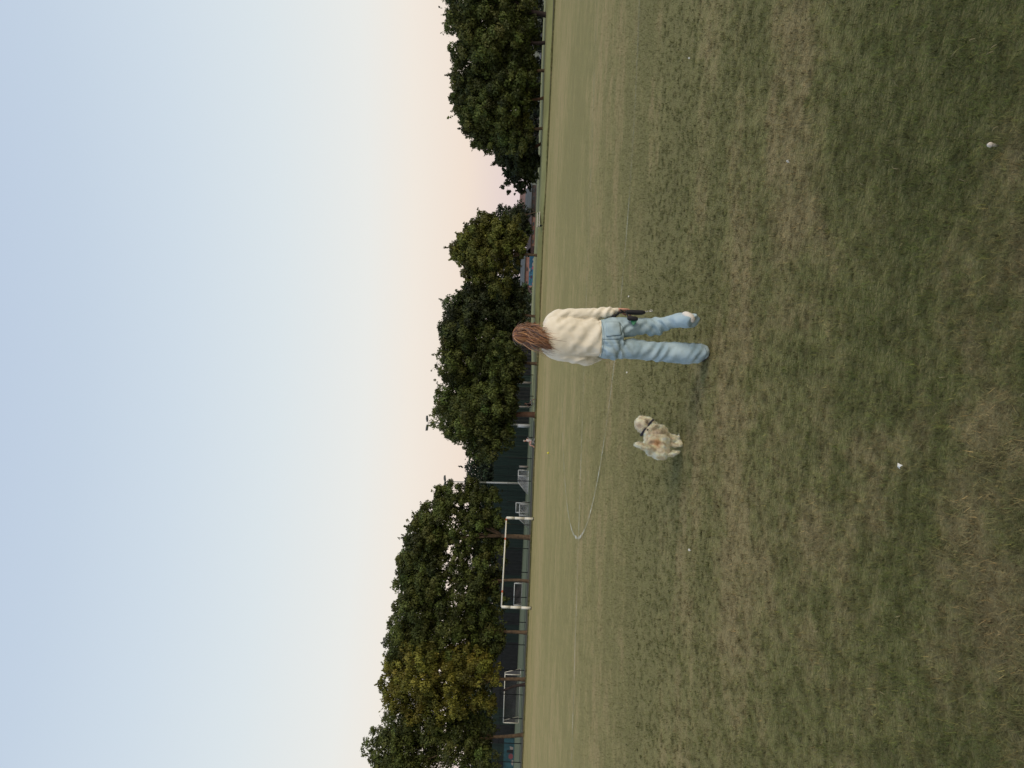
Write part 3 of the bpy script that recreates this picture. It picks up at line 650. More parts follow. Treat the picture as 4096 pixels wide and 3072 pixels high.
gh = house('pink brick building with grey roof carrying the blue mural', 128, 1150, 1030, 2150, 2100, 2084, 8, mat('pink_brick', (.30, .165, .14), .9, .2, 1.5), M_slate, [(.12, .2, .72, .86), (.55, .66, .72, .86)])
# mural
M_blue = mat('mural_blue', (.05, .17, .28), .8, .35, .7, c2=(.08, .23, .36)); M_black = mat('mural_black', (.012, .012, .016), .8)
M_pink = mat('mural_pink', (.50, .13, .18), .8); M_pale = mat('mural_cream', (.55, .48, .40), .8, .2, 1.5)
def mural(label, D, y0, y1, xg, xt, marks):
    a, b = foot(y0, D), foot(y1, D); zt = at(xt, (y0 + y1) / 2, D).z
    root = thing('mural_wall', label, 'wall', ((a.x + b.x) / 2, D, 0)); V, F = [], []
    box(V, F, (a.x, D, 0), (b.x, D + .25, zt)); mesh('painted_panel', V, F, M_blue, root)
    k = 0
    for m_, poly in marks:
        k += 1; V, F = [], []; n = len(poly); zz = -.012 - .004 * (k % 5)
        V = [(a.x + (b.x - a.x) * u, D + zz, zt * v) for u, v in poly] + [(a.x + (b.x - a.x) * u, D - .001, zt * v) for u, v in poly]
        F = [tuple(range(n))] + [(i, (i + 1) % n, n + (i + 1) % n, n + i) for i in range(n)]
        mesh('painted_shape', V, F, m_, root)
    return root
def stroke(m_, pts, wd):
    out = []
    for (a, b) in zip(pts[:-1], pts[1:]):
        dx, dy = b[0] - a[0], b[1] - a[1]; l = math.hypot(dx, dy * .3) or 1; nx, ny = -dy * .3 / l * wd, dx / l * wd * 3
        out.append((m_, [(a[0] - nx, a[1] - ny), (b[0] - nx, b[1] - ny), (b[0] + nx, b[1] + ny), (a[0] + nx, a[1] + ny)]))
    return out
marks = stroke(M_black, [(.30, .95), (.31, .70), (.34, .66), (.37, .75)], .006) + stroke(M_black, [(.41, .52), (.41, .78), (.44, .62), (.47, .78), (.47, .52)], .006) \
    + stroke(M_black, [(.50, .48), (.50, .72)], .006) + stroke(M_black, [(.54, .70), (.50, .60), (.55, .50)], .005) + stroke(M_black, [(.57, .42), (.58, .58)], .005) \
    + [(mat('mural_maroon', (.08, .04, .08), .8), [(.22, .55), (.26, .80), (.33, .62), (.36, .42), (.28, .40)]), (mat('mural_teal', (.03, .14, .14), .8), [(.10, .75), (.12, .90), (.20, .80), (.22, .62), (.16, .62)]),
       (M_pink, [(.54, .42), (.60, .55), (.66, .36), (.74, .16), (.66, .10), (.58, .28)]), (M_pale, [(.66, .40), (.74, .52), (.82, .30), (.90, .48), (.96, .30), (.92, .08), (.76, .04), (.70, .18)]),
       (M_pale, [(.46, .90), (.56, .96), (.60, .82), (.52, .80)]), (M_pink, [(.0, .12), (.02, .34), (.09, .42), (.06, .10)])]
mural('sky blue wall mural with black graffiti letters and pink and cream shapes', 122, 1142, 1026, 2150, 2116, marks)
M_blue = mat('mural_dark_teal', (.018, .055, .07), .8, .35, .7, c2=(.03, .095, .12)); M_pink = mat('mural_dull_red', (.16, .05, .06), .8); M_pale = mat('mural_grey', (.22, .19, .18), .8)
mural('teal painted wall with red round shapes at the far left behind the mesh fence', 181, 3110, 2955, 2060, 2014,
      [(M_pink, [(.50, .10), (.46, .32), (.50, .52), (.58, .52), (.62, .3), (.58, .10)]), (M_pale, [(.30, .06), (.34, .24), (.46, .2), (.44, .04)]), (M_pale, [(.70, .1), (.72, .40), (.80, .45), (.78, .1)]), (M_black, [(.62, .12), (.64, .7), (.70, .7), (.72, .1)]), (M_pink, [(.05, .3), (.1, .7), (.2, .5), (.16, .2)])])
# pale column and leaning sign on the court side
c0 = foot(1705, 112); pc = thing('column', 'pale grey column beside the court fence under the drooping tree', 'column', c0)
tubes('shaft', [(c0, c0 + Vector((0, 0, 1.85)), .26, .24)], mat('pale_concrete', (.36, .38, .40), .9, .15, 3), pc, 14); tubes('cap', [(c0 + Vector((0, 0, 1.85)), c0 + Vector((0, 0, 1.93)), .29)], M_grey, pc, 14)
for y, lbl, hh, rr in ((1868, 'short grey bollard by the right small goal', 1.35, .16), (1628, 'thin pale post by the fence behind the drooping tree', 2.2, .12), (1532, 'pale brown post behind the fence left of the round green tree', 2.6, .18)):
    p = foot(y, 113); q = thing('bollard' if hh < 2 else 'marker_post', lbl, 'post', p)
    tubes('shaft', [(p, p + Vector((0, 0, hh)), rr)], mat('aged_post', (.22, .20, .18), .9, .2, 3), q, 10); tubes('cap', [(p + Vector((0, 0, hh)), p + Vector((0, 0, hh + .05)), rr * 1.12)], M_grey, q, 10)

# ------------------------------------------------------------------ the woman
D0 = gnd(2834, 1418).y
def Z(zx, zy, dy=0.0): return at(2000 + zx / 2.4578, 1150 + zy / 2.4578, D0 + dy)
PXM = D0 / FPX / 2.4578                      # metres per unit of Z
def ring(zx, zy, a, b, dy=0.0):
    p = Z(zx, zy, dy); return (p.x, p.y, p.z, a * PXM, b)
woman = thing('person', 'woman seen from behind in a cream sweater and flared light blue jeans, auburn hair, holding a black leash', 'person', (Z(2045, 655).x, D0, 0))
woman['label'] = 'woman seen from behind in cream sweater and light blue jeans holding a leash'
M_skin = mat('skin', (.52, .27, .19), .55, .06, 20, .001, 120, spec=.4)
def capsule(V, F, p, q, r0, r1, n=8):
    p, q = Vector(p), Vector(q)
    loft(V, F, [(*p, r0, r0), (*(p.lerp(q, .5)), (r0 + r1) / 2, (r0 + r1) / 2), (*q, r1, r1)], seg=n, sub=1)
    ball(V, F, p, r0, n, 6); ball(V, F, q, r1, n, 6)
def hand_geo(V, F, wrist, d, thumb_side, palm_n, curl=1.0, s=1.0):
    """d = pointing direction of the hand, palm_n = towards the palm, thumb_side = toward thumb"""
    d, t, n = Vector(d).normalized(), Vector(thumb_side).normalized(), Vector(palm_n).normalized()
    W = Vector(wrist); pm = W + d * .085 * s
    loft(V, F, [(*W, .023 * s, .017 * s), (*(W + d * .03 * s), .031 * s, .016 * s), (*(W + d * .065 * s), .038 * s, .014 * s), (*pm, .036 * s, .011 * s)], side=t, seg=12, sub=2)
    for i, (off, ln) in enumerate(((.027, .062), (.009, .070), (-.009, .066), (-.026, .052))):
        p = pm - d * .008 * s + t * off * s; ang = .35 * curl
        for k, l in enumerate((.46, .32, .26)):
            dr = (d * math.cos(ang) + n * math.sin(ang)); q = p + dr * ln * l * s
            capsule(V, F, p, q, (.0088 - .0008 * k) * s, (.0082 - .0008 * k) * s); p = q; ang += .85 * curl
    p = W + d * .025 * s + t * .026 * s; dr = (t * .75 + d * .6 + n * .25).normalized(); q = p + dr * .036 * s
    capsule(V, F, p, q, .0115 * s, .0095 * s); r = q + (d * .8 + n * .5 - t * .15).normalized() * .028 * s; capsule(V, F, q, r, .0095 * s, .008 * s)

def body():
    V, F = [], []
    hc = Z(250, 466, .0)                                   # skull centre
    ball(V, F, hc + Vector((0, -.005, .02)), (.073, .092, .088), 20, 14)
    ball(V, F, hc + Vector((-.004, .03, -.045)), (.056, .070, .070), 16, 12)     # jaw and face
    ball(V, F, hc + Vector((-.004, .100, -.035)), (.012, .018, .016), 8, 6); ball(V, F, hc + Vector((-.004, .092, -.015)), (.009, .014, .026), 8, 6)   # nose
    ball(V, F, hc + Vector((-.004, .090, -.072)), (.022, .010, .008), 8, 6); ball(V, F, hc + Vector((-.004, .084, -.100)), (.022, .016, .014), 8, 6)   # lips, chin
    for s in (-1, 1):
        ball(V, F, hc + Vector((s * .075, .0, -.02)), (.010, .019, .030), 8, 6); ball(V, F, hc + Vector((s * .03, .082, .005)), (.016, .010, .008), 8, 6)
    loft(V, F, [(*(hc + Vector((0, .0, -.06))), .050, .052), ring(420, 455, 52, .050, .0), ring(470, 470, 66, .06, .0)], seg=16, sub=3)
    loft(V, F, [ring(440, 462, 95, .05), ring(480, 472, 175, .075), ring(560, 488, 180, .095), ring(700, 497, 165, .095), ring(850, 500, 150, .085), ring(990, 500, 165, .09), ring(1080, 500, 185, .11), ring(1180, 503, 185, .10)], seg=24, sub=3)
    for a in ([ring(510, 330, 42, .04), ring(650, 285, 44, .042), ring(830, 262, 34, .032), ring(1000, 246, 28, .026), ring(1100, 228, 20, .018), ring(1170, 221, 23, .019)],
              [ring(520, 640, 42, .04), ring(650, 668, 44, .042), ring(820, 700, 40, .038, .03), ring(900, 694, 34, .032, .10), ring(960, 684, 26, .024, .17), ring(985, 680, 24, .02, .20)]):
        loft(V, F, a, seg=14, sub=3)
    hand_geo(V, F, Z(1165, 221, .0), Z(1240, 226, .01) - Z(1165, 221, .0), (-.25, 1, 0), (-1, -.25, 0), 1.25)
    hand_geo(V, F, Z(980, 680, .195), Vector((.15, .35, -.5)), (.9, -.1, .1), (.2, -1, .2), 1.0)
    for a in ([ring(1120, 400, 88, .085), ring(1300, 390, 70, .075, .03), ring(1480, 383, 50, .050, .05), ring(1560, 376, 46, .045, .035), ring(1640, 352, 42, .042, .0), ring(1740, 330, 38, .038, -.08), ring(1840, 320, 34, .034, -.165), ring(1890, 322, 28, .028, -.205)],
              [ring(1120, 600, 88, .085), ring(1300, 612, 78, .08), ring(1520, 628, 58, .06), ring(1700, 640, 54, .055), ring(1880, 650, 38, .042), ring(1990, 655, 36, .036), ring(2030, 656, 38, .04)]):
        loft(V, F, a, seg=16, sub=3)
    # feet
    h = Z(2030, 656); z0 = .014
    loft(V, F, [(h.x, h.y - .045, z0 + .030, .026, .026), (h.x, h.y, z0 + .035, .034, .034), (h.x - .005, h.y + .08, z0 + .032, .038, .030), (h.x - .01, h.y + .15, z0 + .020, .044, .020), (h.x - .012, h.y + .20, z0 + .014, .036, .014)], side=(1, 0, 0), seg=14, sub=3)
    loft(V, F, [ring(1885, 322, 28, .028, -.205), ring(1878, 306, 30, .028, -.235), ring(1856, 286, 30, .024, -.225), ring(1832, 272, 26, .02, -.20)], side=(0, 0, 1), seg=12, sub=2)
    return remeshed('body', V, F, .0048, M_skin, woman, smooth=2, fac=.4)
body()

M_sweater = mat('cream_fleece', (.80, .735, .60), .95, .05, 5, .0022, 190, sheen=.35, spec=.1)
def sweater_post(co, no):
    x, y, z = co[:, 0], co[:, 1], co[:, 2]
    c = Z(985, 500); top = Z(480, 478).z
    k = np.clip((z - c.z) / (top - c.z), 0, 1)                        # 0 hem .. 1 shoulders
    f = .011 * nz(co, 4.5, 1, (1.6, 1.2, .7)) + .006 * nz(co, 10, 2, (1.5, 1, .6)) + .004 * nz(co, 24, 12)
    # long diagonal folds that run from the lower right hip up across the back
    u = (x - c.x) * .75 + (z - c.z) * .9
    back = (no[:, 1] < -.2) & (np.abs(x - c.x) < .17)
    w_ = np.sin(u * 46 + 2.2 * nz(co, 3.1, 5)) * np.clip(1.3 - k * 1.6, 0, 1) * .008
    f = f + np.where(back, w_, 0)
    # gathers at the elbow and wrist of the right sleeve
    e = Z(1010, 246); g = np.exp(-((z - e.z) / .085) ** 2) * (np.abs(x - e.x) < .09)
    f = f + g * .007 * np.sin((z - e.z) * 95 + (x - e.x) * 60 + (y - e.y) * 40 + 5 * nz(co, 6, 8))
    s = Z(620, 290); g = np.exp(-((z - s.z) / .09) ** 2 - ((x - s.x) / .09) ** 2)
    f = f + g * .006 * np.sin((z - s.z) * 60 + (x - s.x) * 70)
    # hanging folds of the left sleeve
    e = Z(850, 705); g = np.exp(-((z - e.z) / .16) ** 2) * (x < Z(850, 655).x)
    f = f + g * .008 * np.sin((x - e.x) * 90 + (z - e.z) * 45)
    return co + no * f[:, None]
def sweater():
    V, F = [], []
    loft(V, F, [ring(408, 455, 62, .060), ring(420, 458, 96, .075), ring(446, 462, 150, .095, -.005), ring(482, 470, 190, .112, -.01), ring(560, 484, 196, .128, -.012), ring(700, 492, 190, .132, -.01), ring(850, 497, 186, .134), ring(940, 499, 186, .138), ring(972, 499, 184, .134), ring(982, 499, 180, .126)], seg=40, sub=4, power=.85)
    loft(V, F, [ring(455, 385, 40, .05), ring(490, 325, 62, .062), ring(560, 284, 66, .066), ring(660, 268, 57, .064), ring(800, 264, 57, .062), ring(930, 258, 56, .060), ring(1020, 250, 56, .056), ring(1075, 240, 58, .055), ring(1098, 233, 54, .05), ring(1112, 226, 40, .04)], seg=26, sub=4)
    loft(V, F, [ring(1085, 232, 36, .036), ring(1120, 224, 30, .030), ring(1162, 221, 27, .026), ring(1168, 221, 25, .024)], seg=20, sub=3)     # ribbed cuff
    loft(V, F, [ring(458, 580, 40, .05), ring(492, 630, 56, .062), ring(570, 660, 62, .068), ring(680, 682, 62, .070), ring(790, 700, 66, .074, .02), ring(860, 702, 62, .074, .06), ring(920, 694, 52, .066, .11), ring(965, 686, 40, .045, .155), ring(985, 682, 30, .03, .19)], seg=26, sub=4)
    o = remeshed('sweater', V, F, .0058, M_sweater, woman, smooth=5, post=sweater_post)
    return o
sweater()
V, F = [], []
loft(V, F, [ring(976, 499, 181, .129), ring(988, 499, 178, .125)], seg=48, sub=2, power=.85)
mesh('sweater_hem', V, F, M_sweater, woman, True)

M_denim = mat('light_blue_denim', (.31, .43, .50), .9, .12, 7, .0012, 260, c2=(.42, .53, .58), spec=.15)
M_seam = mat('dark_seam', (.10, .15, .19), .9)
def jeans_post(co, no):
    x, y, z = co[:, 0], co[:, 1], co[:, 2]
    f = .010 * nz(co, 6.5, 3, (1.4, 1, .75)) + .007 * nz(co, 15, 4, (1, 1, .8)) + .003 * nz(co, 32, 14)
    def folds(zx, zy, sx, sz, amp, fr, tilt):
        c = Z(zx, zy); g = np.exp(-((z - c.z) / sz) ** 2 - ((x - c.x) / sx) ** 2)
        return g * amp * np.sin(((z - c.z) + tilt * (x - c.x)) * fr + 2 * nz(co, 8, 6))
    f = f + folds(1160, 600, .10, .075, .011, 75, -.75) + folds(1540, 640, .09, .12, .010, 70, .8) + folds(1930, 650, .10, .075, .005, 90, .5)
    f = f + folds(1320, 420, .08, .14, .009, 60, 1.2) + folds(1560, 400, .08, .10, .012, 75, -.9) + folds(1860, 330, .08, .07, .006, 90, .5) + folds(1030, 600, .09, .05, .009, 85, -1.1)
    # crease under the buttocks and the centre seam
    c = Z(1165, 600); f = f - .012 * np.exp(-((z - c.z + .1 * (x - c.x)) / .012) ** 2) * (no[:, 1] < 0) * (np.abs(x - c.x) < .085)
    c = Z(1080, 522); f = f - .006 * np.exp(-((x - c.x) / .010) ** 2) * (no[:, 1] < -.2) * (z > Z(1220, 500).z)
    return co + no * f[:, None]
def jeans():
    V, F = [], []
    loft(V, F, [ring(968, 498, 168, .112), ring(1000, 499, 186, .120), ring(1060, 501, 200, .136, -.005), ring(1120, 503, 206, .142, -.008), ring(1170, 503, 200, .125)], seg=40, sub=3, power=.9)
    for s in (-1, 1):      # seat
        p = Z(1105, 503 + s * -88, -.055); ball(V, F, p, (.085, .085, .095), 18, 12)
    loft(V, F, [ring(1090, 405, 104, .115), ring(1180, 396, 100, .112), ring(1270, 394, 95, .102, .015), ring(1360, 380, 74, .088, .035), ring(1450, 381, 76, .080, .05), ring(1540, 382, 90, .088, .055), ring(1630, 352, 66, .078, .0), ring(1730, 326, 66, .074, -.08), ring(1830, 322, 78, .082, -.16), ring(1895, 330, 70, .078, -.215), ring(1908, 336, 58, .066, -.225)], seg=30, sub=4)
    loft(V, F, [ring(1090, 600, 104, .115), ring(1190, 606, 98, .112), ring(1300, 608, 100, .105), ring(1380, 614, 94, .098), ring(1450, 622, 92, .094), ring(1600, 634, 97, .096), ring(1800, 648, 105, .106, -.01), ring(1900, 648, 102, .108, -.015), ring(1975, 640, 88, .100, -.01), ring(2010, 648, 66, .085), ring(2016, 650, 58, .074)], seg=30, sub=4)
    return remeshed('jeans', V, F, .0058, M_denim, woman, smooth=4, post=jeans_post)
jn = jeans()
jb = BVHTree.FromPolygons([v.co.copy() for v in jn.data.vertices], [tuple(p.vertices) for p in jn.data.polygons])
jinv = woman.location
def onto(p, off=.003):
    """drop a point of the picture-facing side onto the back of the jeans (shot from behind, along +Y)"""
    o = Vector((p.x, p.y - 1.0, p.z)); h = jb.ray_cast(o, Vector((0, 1, 0)))
    return (h[0] + h[1] * off) if h[0] is not None else None
def seam(name, pts, r, m, sub=8):
    P = [Z(*p) for p in pts]; Q = []
    for a, b in zip(P[:-1], P[1:]): Q += [a.lerp(b, i / sub) for i in range(sub)]
    Q.append(P[-1]); Q = [onto(q, r * .4) for q in Q]; Q = [q for q in Q if q is not None]
    V, F = [], []
    for a, b in zip(Q[:-1], Q[1:]):
        if (b - a).length < .06: bar(V, F, a, b, r, 5)
    return mesh(name, V, F, m, jn if False else woman)
def pocket(corners, name='back_pocket'):
    c = [Z(*p) for p in corners]; V, F = [], []; n = 12
    for i in range(n + 1):
        for j in range(n + 1):
            p = c[0].lerp(c[1], j / n).lerp(c[3].lerp(c[2], j / n), i / n); q = onto(p, .0045); V.append(q if q is not None else p)
    for i in range(n):
        for j in range(n): a = i * (n + 1) + j; F.append((a, a + 1, a + n + 2, a + n + 1))
    o = mesh(name, V, F, M_denim, woman, True); s = o.modifiers.new('t', 'SOLIDIFY'); s.thickness = .003
    return o
pocket([(1028, 350), (1028, 492), (1168, 478), (1160, 356)]); pocket([(1030, 560), (1034, 672), (1150, 668), (1166, 566)])
seam('pocket_stitching', [(1028, 347), (1028, 495), (1170, 482), (1192, 405), (1160, 352), (1028, 347)], .0016, M_seam)
seam('pocket_stitching', [(1040, 350), (1040, 492)], .0012, M_seam)
seam('yoke_seam', [(990, 340), (1004, 430), (1008, 522), (1002, 600), (990, 668)], .0016, M_seam)
seam('seat_seam', [(990, 520), (1060, 521), (1130, 518), (1190, 512)], .0018, M_seam)
seam('leg_seam', [(1235, 500), (1300, 515), (1450, 534), (1700, 548), (1960, 556)], .0013, M_seam)
seam('hem_stitching', [(1990, 600), (1998, 650), (1984, 708)], .0018, M_seam)
# denim waistband around the hips
V, F = [], []
loft(V, F, [ring(972, 498, 172, .116), ring(984, 499, 180, .121), ring(996, 499, 186, .1235)], seg=44, sub=2, power=.9)
mesh('waistband', V, F, M_denim, woman, True)
# shoes
M_sole = mat('dark_sandal', (.03, .022, .02), .7); M_shoew = mat('white_canvas', (.68, .64, .58), .8)
sh = Z(2040, 656); V, F = [], []
loft(V, F, [(sh.x, sh.y - .065, .012, .020, .010), (sh.x, sh.y - .045, .012, .036, .012), (sh.x - .003, sh.y + .04, .012, .038, .012), (sh.x - .01, sh.y + .13, .012, .050, .012), (sh.x - .012, sh.y + .20, .012, .040, .010), (sh.x - .012, sh.y + .22, .012, .02, .008)], side=(1, 0, 0), seg=16, sub=3)
tag(mesh('shoe', V, F, M_sole, woman, True), 'dark flat sandal under the standing foot')
V, F = [], []; a = Z(1884, 300, -.25); k = Vector((.45, .25, .42)).normalized()
a = Z(1888, 316, -.235)
loft(V, F, [(*Z(1896, 326, -.235), .022, .022), (*Z(1880, 300, -.250), .029, .026), (*Z(1852, 276, -.238), .031, .026), (*Z(1826, 264, -.205), .029, .024), (*Z(1812, 262, -.18), .022, .018)], side=(0, 0, 1), seg=16, sub=3)
tag(mesh('shoe', V, F, M_shoew, woman, True), 'white shoe of the lifted foot, sole facing back')

# hair: tapered ribbons that follow the skull, then fall and drift to the left
M_hair = mat('auburn_hair', (.2, .09, .045), .42, attr=True, spec=.5)
def hair():
    hc = Z(240, 466, -.004) + Vector((0, 0, -.002)); rad = np.array((.071, .093, .093)); n = 2600; S = 13
    base = np.array([(.19, .080, .032), (.31, .140, .052), (.10, .038, .018), (.44, .225, .09), (.055, .022, .014)])
    allV, allC = [], []
    part = np.array([-.012, -.055, .0])
    ncl = 74; cph = np.sort(rng.uniform(-2.15, 2.15, ncl)); cln = np.where(cph < .5, rng.uniform(.6, 1.12, ncl), rng.uniform(.45, .8, ncl)); cwb = rng.normal(0, .0045, (ncl, 3)); cbr = rng.uniform(.62, 1.35, ncl); cst = rng.uniform(.05, .95, ncl)
    for i in range(n):
        cl = rng.integers(0, ncl); phi = cph[cl] + rng.normal(0, .055)             # 0 = straight back (-Y), + = her right
        hd = np.array([math.sin(phi), -math.cos(phi), 0.0])
        start = rng.uniform(.05, .95) ** .8
        ln = cln[cl] + rng.normal(0, .03) - .10 * max(0, math.sin(phi)) ; loose = rng.random() < .10
        rj = rng.uniform(.94, 1.06) + (.05 if loose else 0); wob = cwb[cl] + rng.normal(0, .0022 + .006 * loose, 3); wf = 6 + 4 * math.sin(cl * 3.1); ph = cl * 1.7 + rng.normal(0, .2)
        pts = []
        for s in np.linspace(0, 1, S):
            if s < .42:
                th = start * .9 + (s / .42) * (1.72 - start * .9)
                p = np.array(hc) + part * (1 - s / .42) * .5 + np.array([math.sin(th) * hd[0] * rad[0], math.sin(th) * hd[1] * rad[1], math.cos(th) * rad[2]]) * rj
            else:
                q = (s - .42) / .58; th = 1.72
                p0 = np.array(hc) + np.array([math.sin(th) * hd[0] * rad[0], math.sin(th) * hd[1] * rad[1], math.cos(th) * rad[2]]) * rj
                tgt = np.array(Z(335 + 150 * ln, 0, 0))
                txy = Z(340 + 152 * ln, 468 + (ln - .4) * 205 - 75 * math.sin(phi) * max(0, 1.15 - ln), -.135)
                t = np.array((txy.x, D0 - .125 - .03 * max(0, math.cos(phi)) + .01 * rng.standard_normal() * 0, txy.z))
                kx = q ** .9
                p = np.array([p0[0] + (t[0] - p0[0]) * kx * (.55 + .45 * q), p0[1] + (t[1] - p0[1]) * min(1, q * 1.5), p0[2] + (t[2] - p0[2]) * q])
                p[0] += .018 * math.sin(q * 3.1) * (-.5)
            amp = s * (3 if loose else 1.3)
            p = p + wob * amp * 1.6 + np.array([math.sin(s * wf + ph), math.cos(s * wf * .8 + ph), 0]) * .0042 * amp
            pts.append(p)
        P = np.array(pts); T = np.gradient(P, axis=0); T /= np.linalg.norm(T, axis=1)[:, None]
        out = P - np.array(hc); out[:, 2] *= .2; sd = np.cross(T, out); sd /= np.linalg.norm(sd, axis=1)[:, None] + 1e-9
        w_ = rng.uniform(.0012, .0030) * np.clip(np.minimum(1, (1 - np.linspace(0, 1, S)) * 3 + .12), 0, 1)
        A, B = P - sd * w_[:, None], P + sd * w_[:, None]
        allV.append(np.stack([A[:-1], B[:-1], B[1:], A[1:]], 1).reshape(-1, 3))
        c = base[rng.choice(5, p=[.36, .3, .16, .1, .08])] * rng.uniform(.8, 1.2)
        c = c * cbr[cl] * (0.62 if phi < -1.1 else 1)
        allC.append(np.repeat(c[None], (S - 1), 0))
    # small loose curls on both sides of the face
    for i in range(150):
        sgn = 1 if i % 2 else -1
        c0 = np.array(Z(250 + 90 * rng.random(), (372 - 8 * rng.random()) if sgn > 0 else (560 + 34 * rng.random()), .02 + .03 * rng.random()))
        r = rng.uniform(.006, .016); a0 = rng.uniform(0, 6.3); P = []
        for s in np.linspace(0, 1, S):
            a = a0 + s * rng.uniform(3.4, 3.8); P.append(c0 + np.array([sgn * .5 * s * r + math.cos(a) * r, .3 * math.sin(a * .7) * r, math.sin(a) * r - s * .02]))
        P = np.array(P); sd = np.gradient(P, axis=0); sd = np.c_[-sd[:, 2], sd[:, 1] * 0, sd[:, 0]]; sd /= np.linalg.norm(sd, axis=1)[:, None] + 1e-9
        w_ = .0011; A, B = P - sd * w_, P + sd * w_
        allV.append(np.stack([A[:-1], B[:-1], B[1:], A[1:]], 1).reshape(-1, 3)); allC.append(np.repeat((base[0] * .8)[None], S - 1, 0))
    npmesh('hair', np.concatenate(allV), 4, M_hair, woman, np.concatenate(allC))
    V, F = [], []; ball(V, F, hc, (.068, .088, .088), 20, 14)
    me = mesh('hair_base', V, F, mat('dark_hair', (.07, .036, .022), .6), woman, True)
hair()

# leash with pouch and clip, held in her right hand
ls = thing('dog_leash', 'black dog leash with padded grip, pouch, green bag and metal clip hanging from her hand', 'leash', Z(1235, 225, -.02))
M_web = mat('black_webbing', (.016, .016, .019), .7, .2, 40, .001, 90); M_green = mat('green_bag', (.02, .17, .08), .45, .25, 25); M_metal = mat('polished_metal', (.55, .52, .48), .25, metal=.9)
V, F = [], []
loft(V, F, [ring(1232, 236, 10, .010, -.02), ring(1250, 240, 20, .016, -.02), ring(1300, 244, 24, .020, -.02), ring(1380, 246, 24, .020, -.02), ring(1415, 244, 18, .014, -.02), ring(1428, 240, 6, .006, -.02)], seg=16, sub=4)
mesh('padded_grip', V, F, M_web, ls, True)
V, F = [], []
loft(V, F, [ring(1252, 300, 10, .012, -.11), ring(1268, 302, 22, .022, -.11), ring(1310, 306, 24, .026, -.11), ring(1345, 308, 20, .022, -.11), ring(1356, 308, 10, .010, -.11)], seg=16, sub=4)
mesh('pouch', V, F, M_web, ls, True)
V, F = [], []
c = [Z(1288, 322, -.12), Z(1346, 326, -.12), Z(1338, 350, -.11), Z(1312, 372, -.12), Z(1292, 346, -.11)]
for q in c: V.append(q)
for q in c: V.append(q + Vector((0, .016, 0)))
F = [(0, 1, 2, 3, 4), (9, 8, 7, 6, 5)] + [(i, (i + 1) % 5, 5 + (i + 1) % 5, 5 + i) for i in range(5)]
mesh('green_bag', V, F, M_green, ls)
V, F = [], []
path = [Z(1180, 215, -.03), Z(1210, 240, -.035), Z(1235, 246, -.03), Z(1252, 268, -.08), Z(1262, 300, -.10)]
for a, b in zip(path[:-1], path[1:]): bar(V, F, a, b, .006, 8)
mesh('strap', V, F, M_web, ls, True)
V, F = [], []
path = [Z(1088, 288, .0), Z(1110, 290, -.03), Z(1140, 272, -.035), Z(1168, 250, -.03), Z(1205, 244, -.035)]
for a, b, r in zip(path[:-1], path[1:], (.016, .014, .010, .007)): bar(V, F, a, b, r, 8)
mesh('wrist_loop', V, F, M_web, ls, True)
V, F = [], []
for k in range(5):
    a = Z(1426 + k * 14, 234 + (k % 2) * 8 - k, -.02); b = Z(1440 + k * 14, 230 + ((k + 1) % 2) * 9 - k, -.02)
    if k != 2: bar(V, F, a, b, .0035, 6)
    else: bar(V, F, a, b, .0018, 6)
for k in range(10):
    t0, t1 = k / 10 * 6.283, (k + 1) / 10 * 6.283; cc = Z(1488, 228, -.02)
    bar(V, F, cc + Vector((math.cos(t0) * .008, 0, math.sin(t0) * .012)), cc + Vector((math.cos(t1) * .008, 0, math.sin(t1) * .012)), .0022, 6)
mesh('metal_clip', V, F, M_metal, ls, True)

# ------------------------------------------------------------------ the dog
DD = gnd(2728, 1750).y
def K(zx, zy, dy=0.0): return at(2500 + zx / 7.2143, 1630 + zy / 7.2143, DD + dy)
PK = DD / FPX / 7.2143
def kring(zx, zy, a, b, dy=0.0):
    p = K(zx, zy, dy); return (p.x, p.y, p.z, a * PK, b)
dog = thing('dog', 'small fluffy cream and tan dog walking away beside the woman, tail raised', 'dog', (K(1600, 1000).x, DD, 0))
def dog_col(co):
    P = lambda zx, zy: K(zx, zy)
    def g(zx, zy, sx, sz=None):
        c = P(zx, zy); return np.exp(-((co[:, 0] - c.x) / (sx * PK)) ** 2 - ((co[:, 2] - c.z) / ((sz or sx) * PK)) ** 2)
    c = np.tile(np.array((.93, .84, .66)), (len(co), 1))
    def mix(c, k, t): k = (np.clip(k, 0, 1) ** 1.25)[:, None] * .8; return c * (1 - k) + np.array(t) * k
    nn = nz(co, 14, 2); n2 = nz(co, 30, 5, (1, 1, .5))
    c = mix(c, g(900, 700, 110, 240) * (.75 + nn * .8), (.44, .36, .29))
    c = mix(c, g(660, 960, 95, 110) * (.75 + nn), (.30, .24, .20))
    c = mix(c, g(840, 1000, 120, 130) * (1.0 + nn * .5), (.62, .36, .17))
    c = mix(c, g(430, 520, 110, 110) * (.6 + n2), (.36, .28, .22))
    c = mix(c, g(640, 430, 90, 80) * (.7 + nn), (.28, .22, .17))
    c = mix(c, g(1180, 1240, 90, 80) * (.6 + nn), (.30, .25, .22))
    c = mix(c, g(1280, 830, 150, 60) * .4, (.36, .30, .24))
    c = mix(c, g(450, 690, 90, 70) * .6, (.62, .60, .56))
    return np.clip(c * (1 + .4 * n2[:, None]), .03, .88)
M_fur = mat('dog_fur', (.6, .5, .4), .9, attr=True, spec=.05)
M_strand = mat('dog_fur_strand', (.6, .5, .4), .9, attr=True, spec=.05)
_t = M_strand.node_tree; _a = [q for q in _t.nodes if q.type == 'ATTRIBUTE'][0]; _tr = _t.nodes.new('ShaderNodeBsdfTranslucent'); _mx = _t.nodes.new('ShaderNodeMixShader'); _mx.inputs[0].default_value = .5
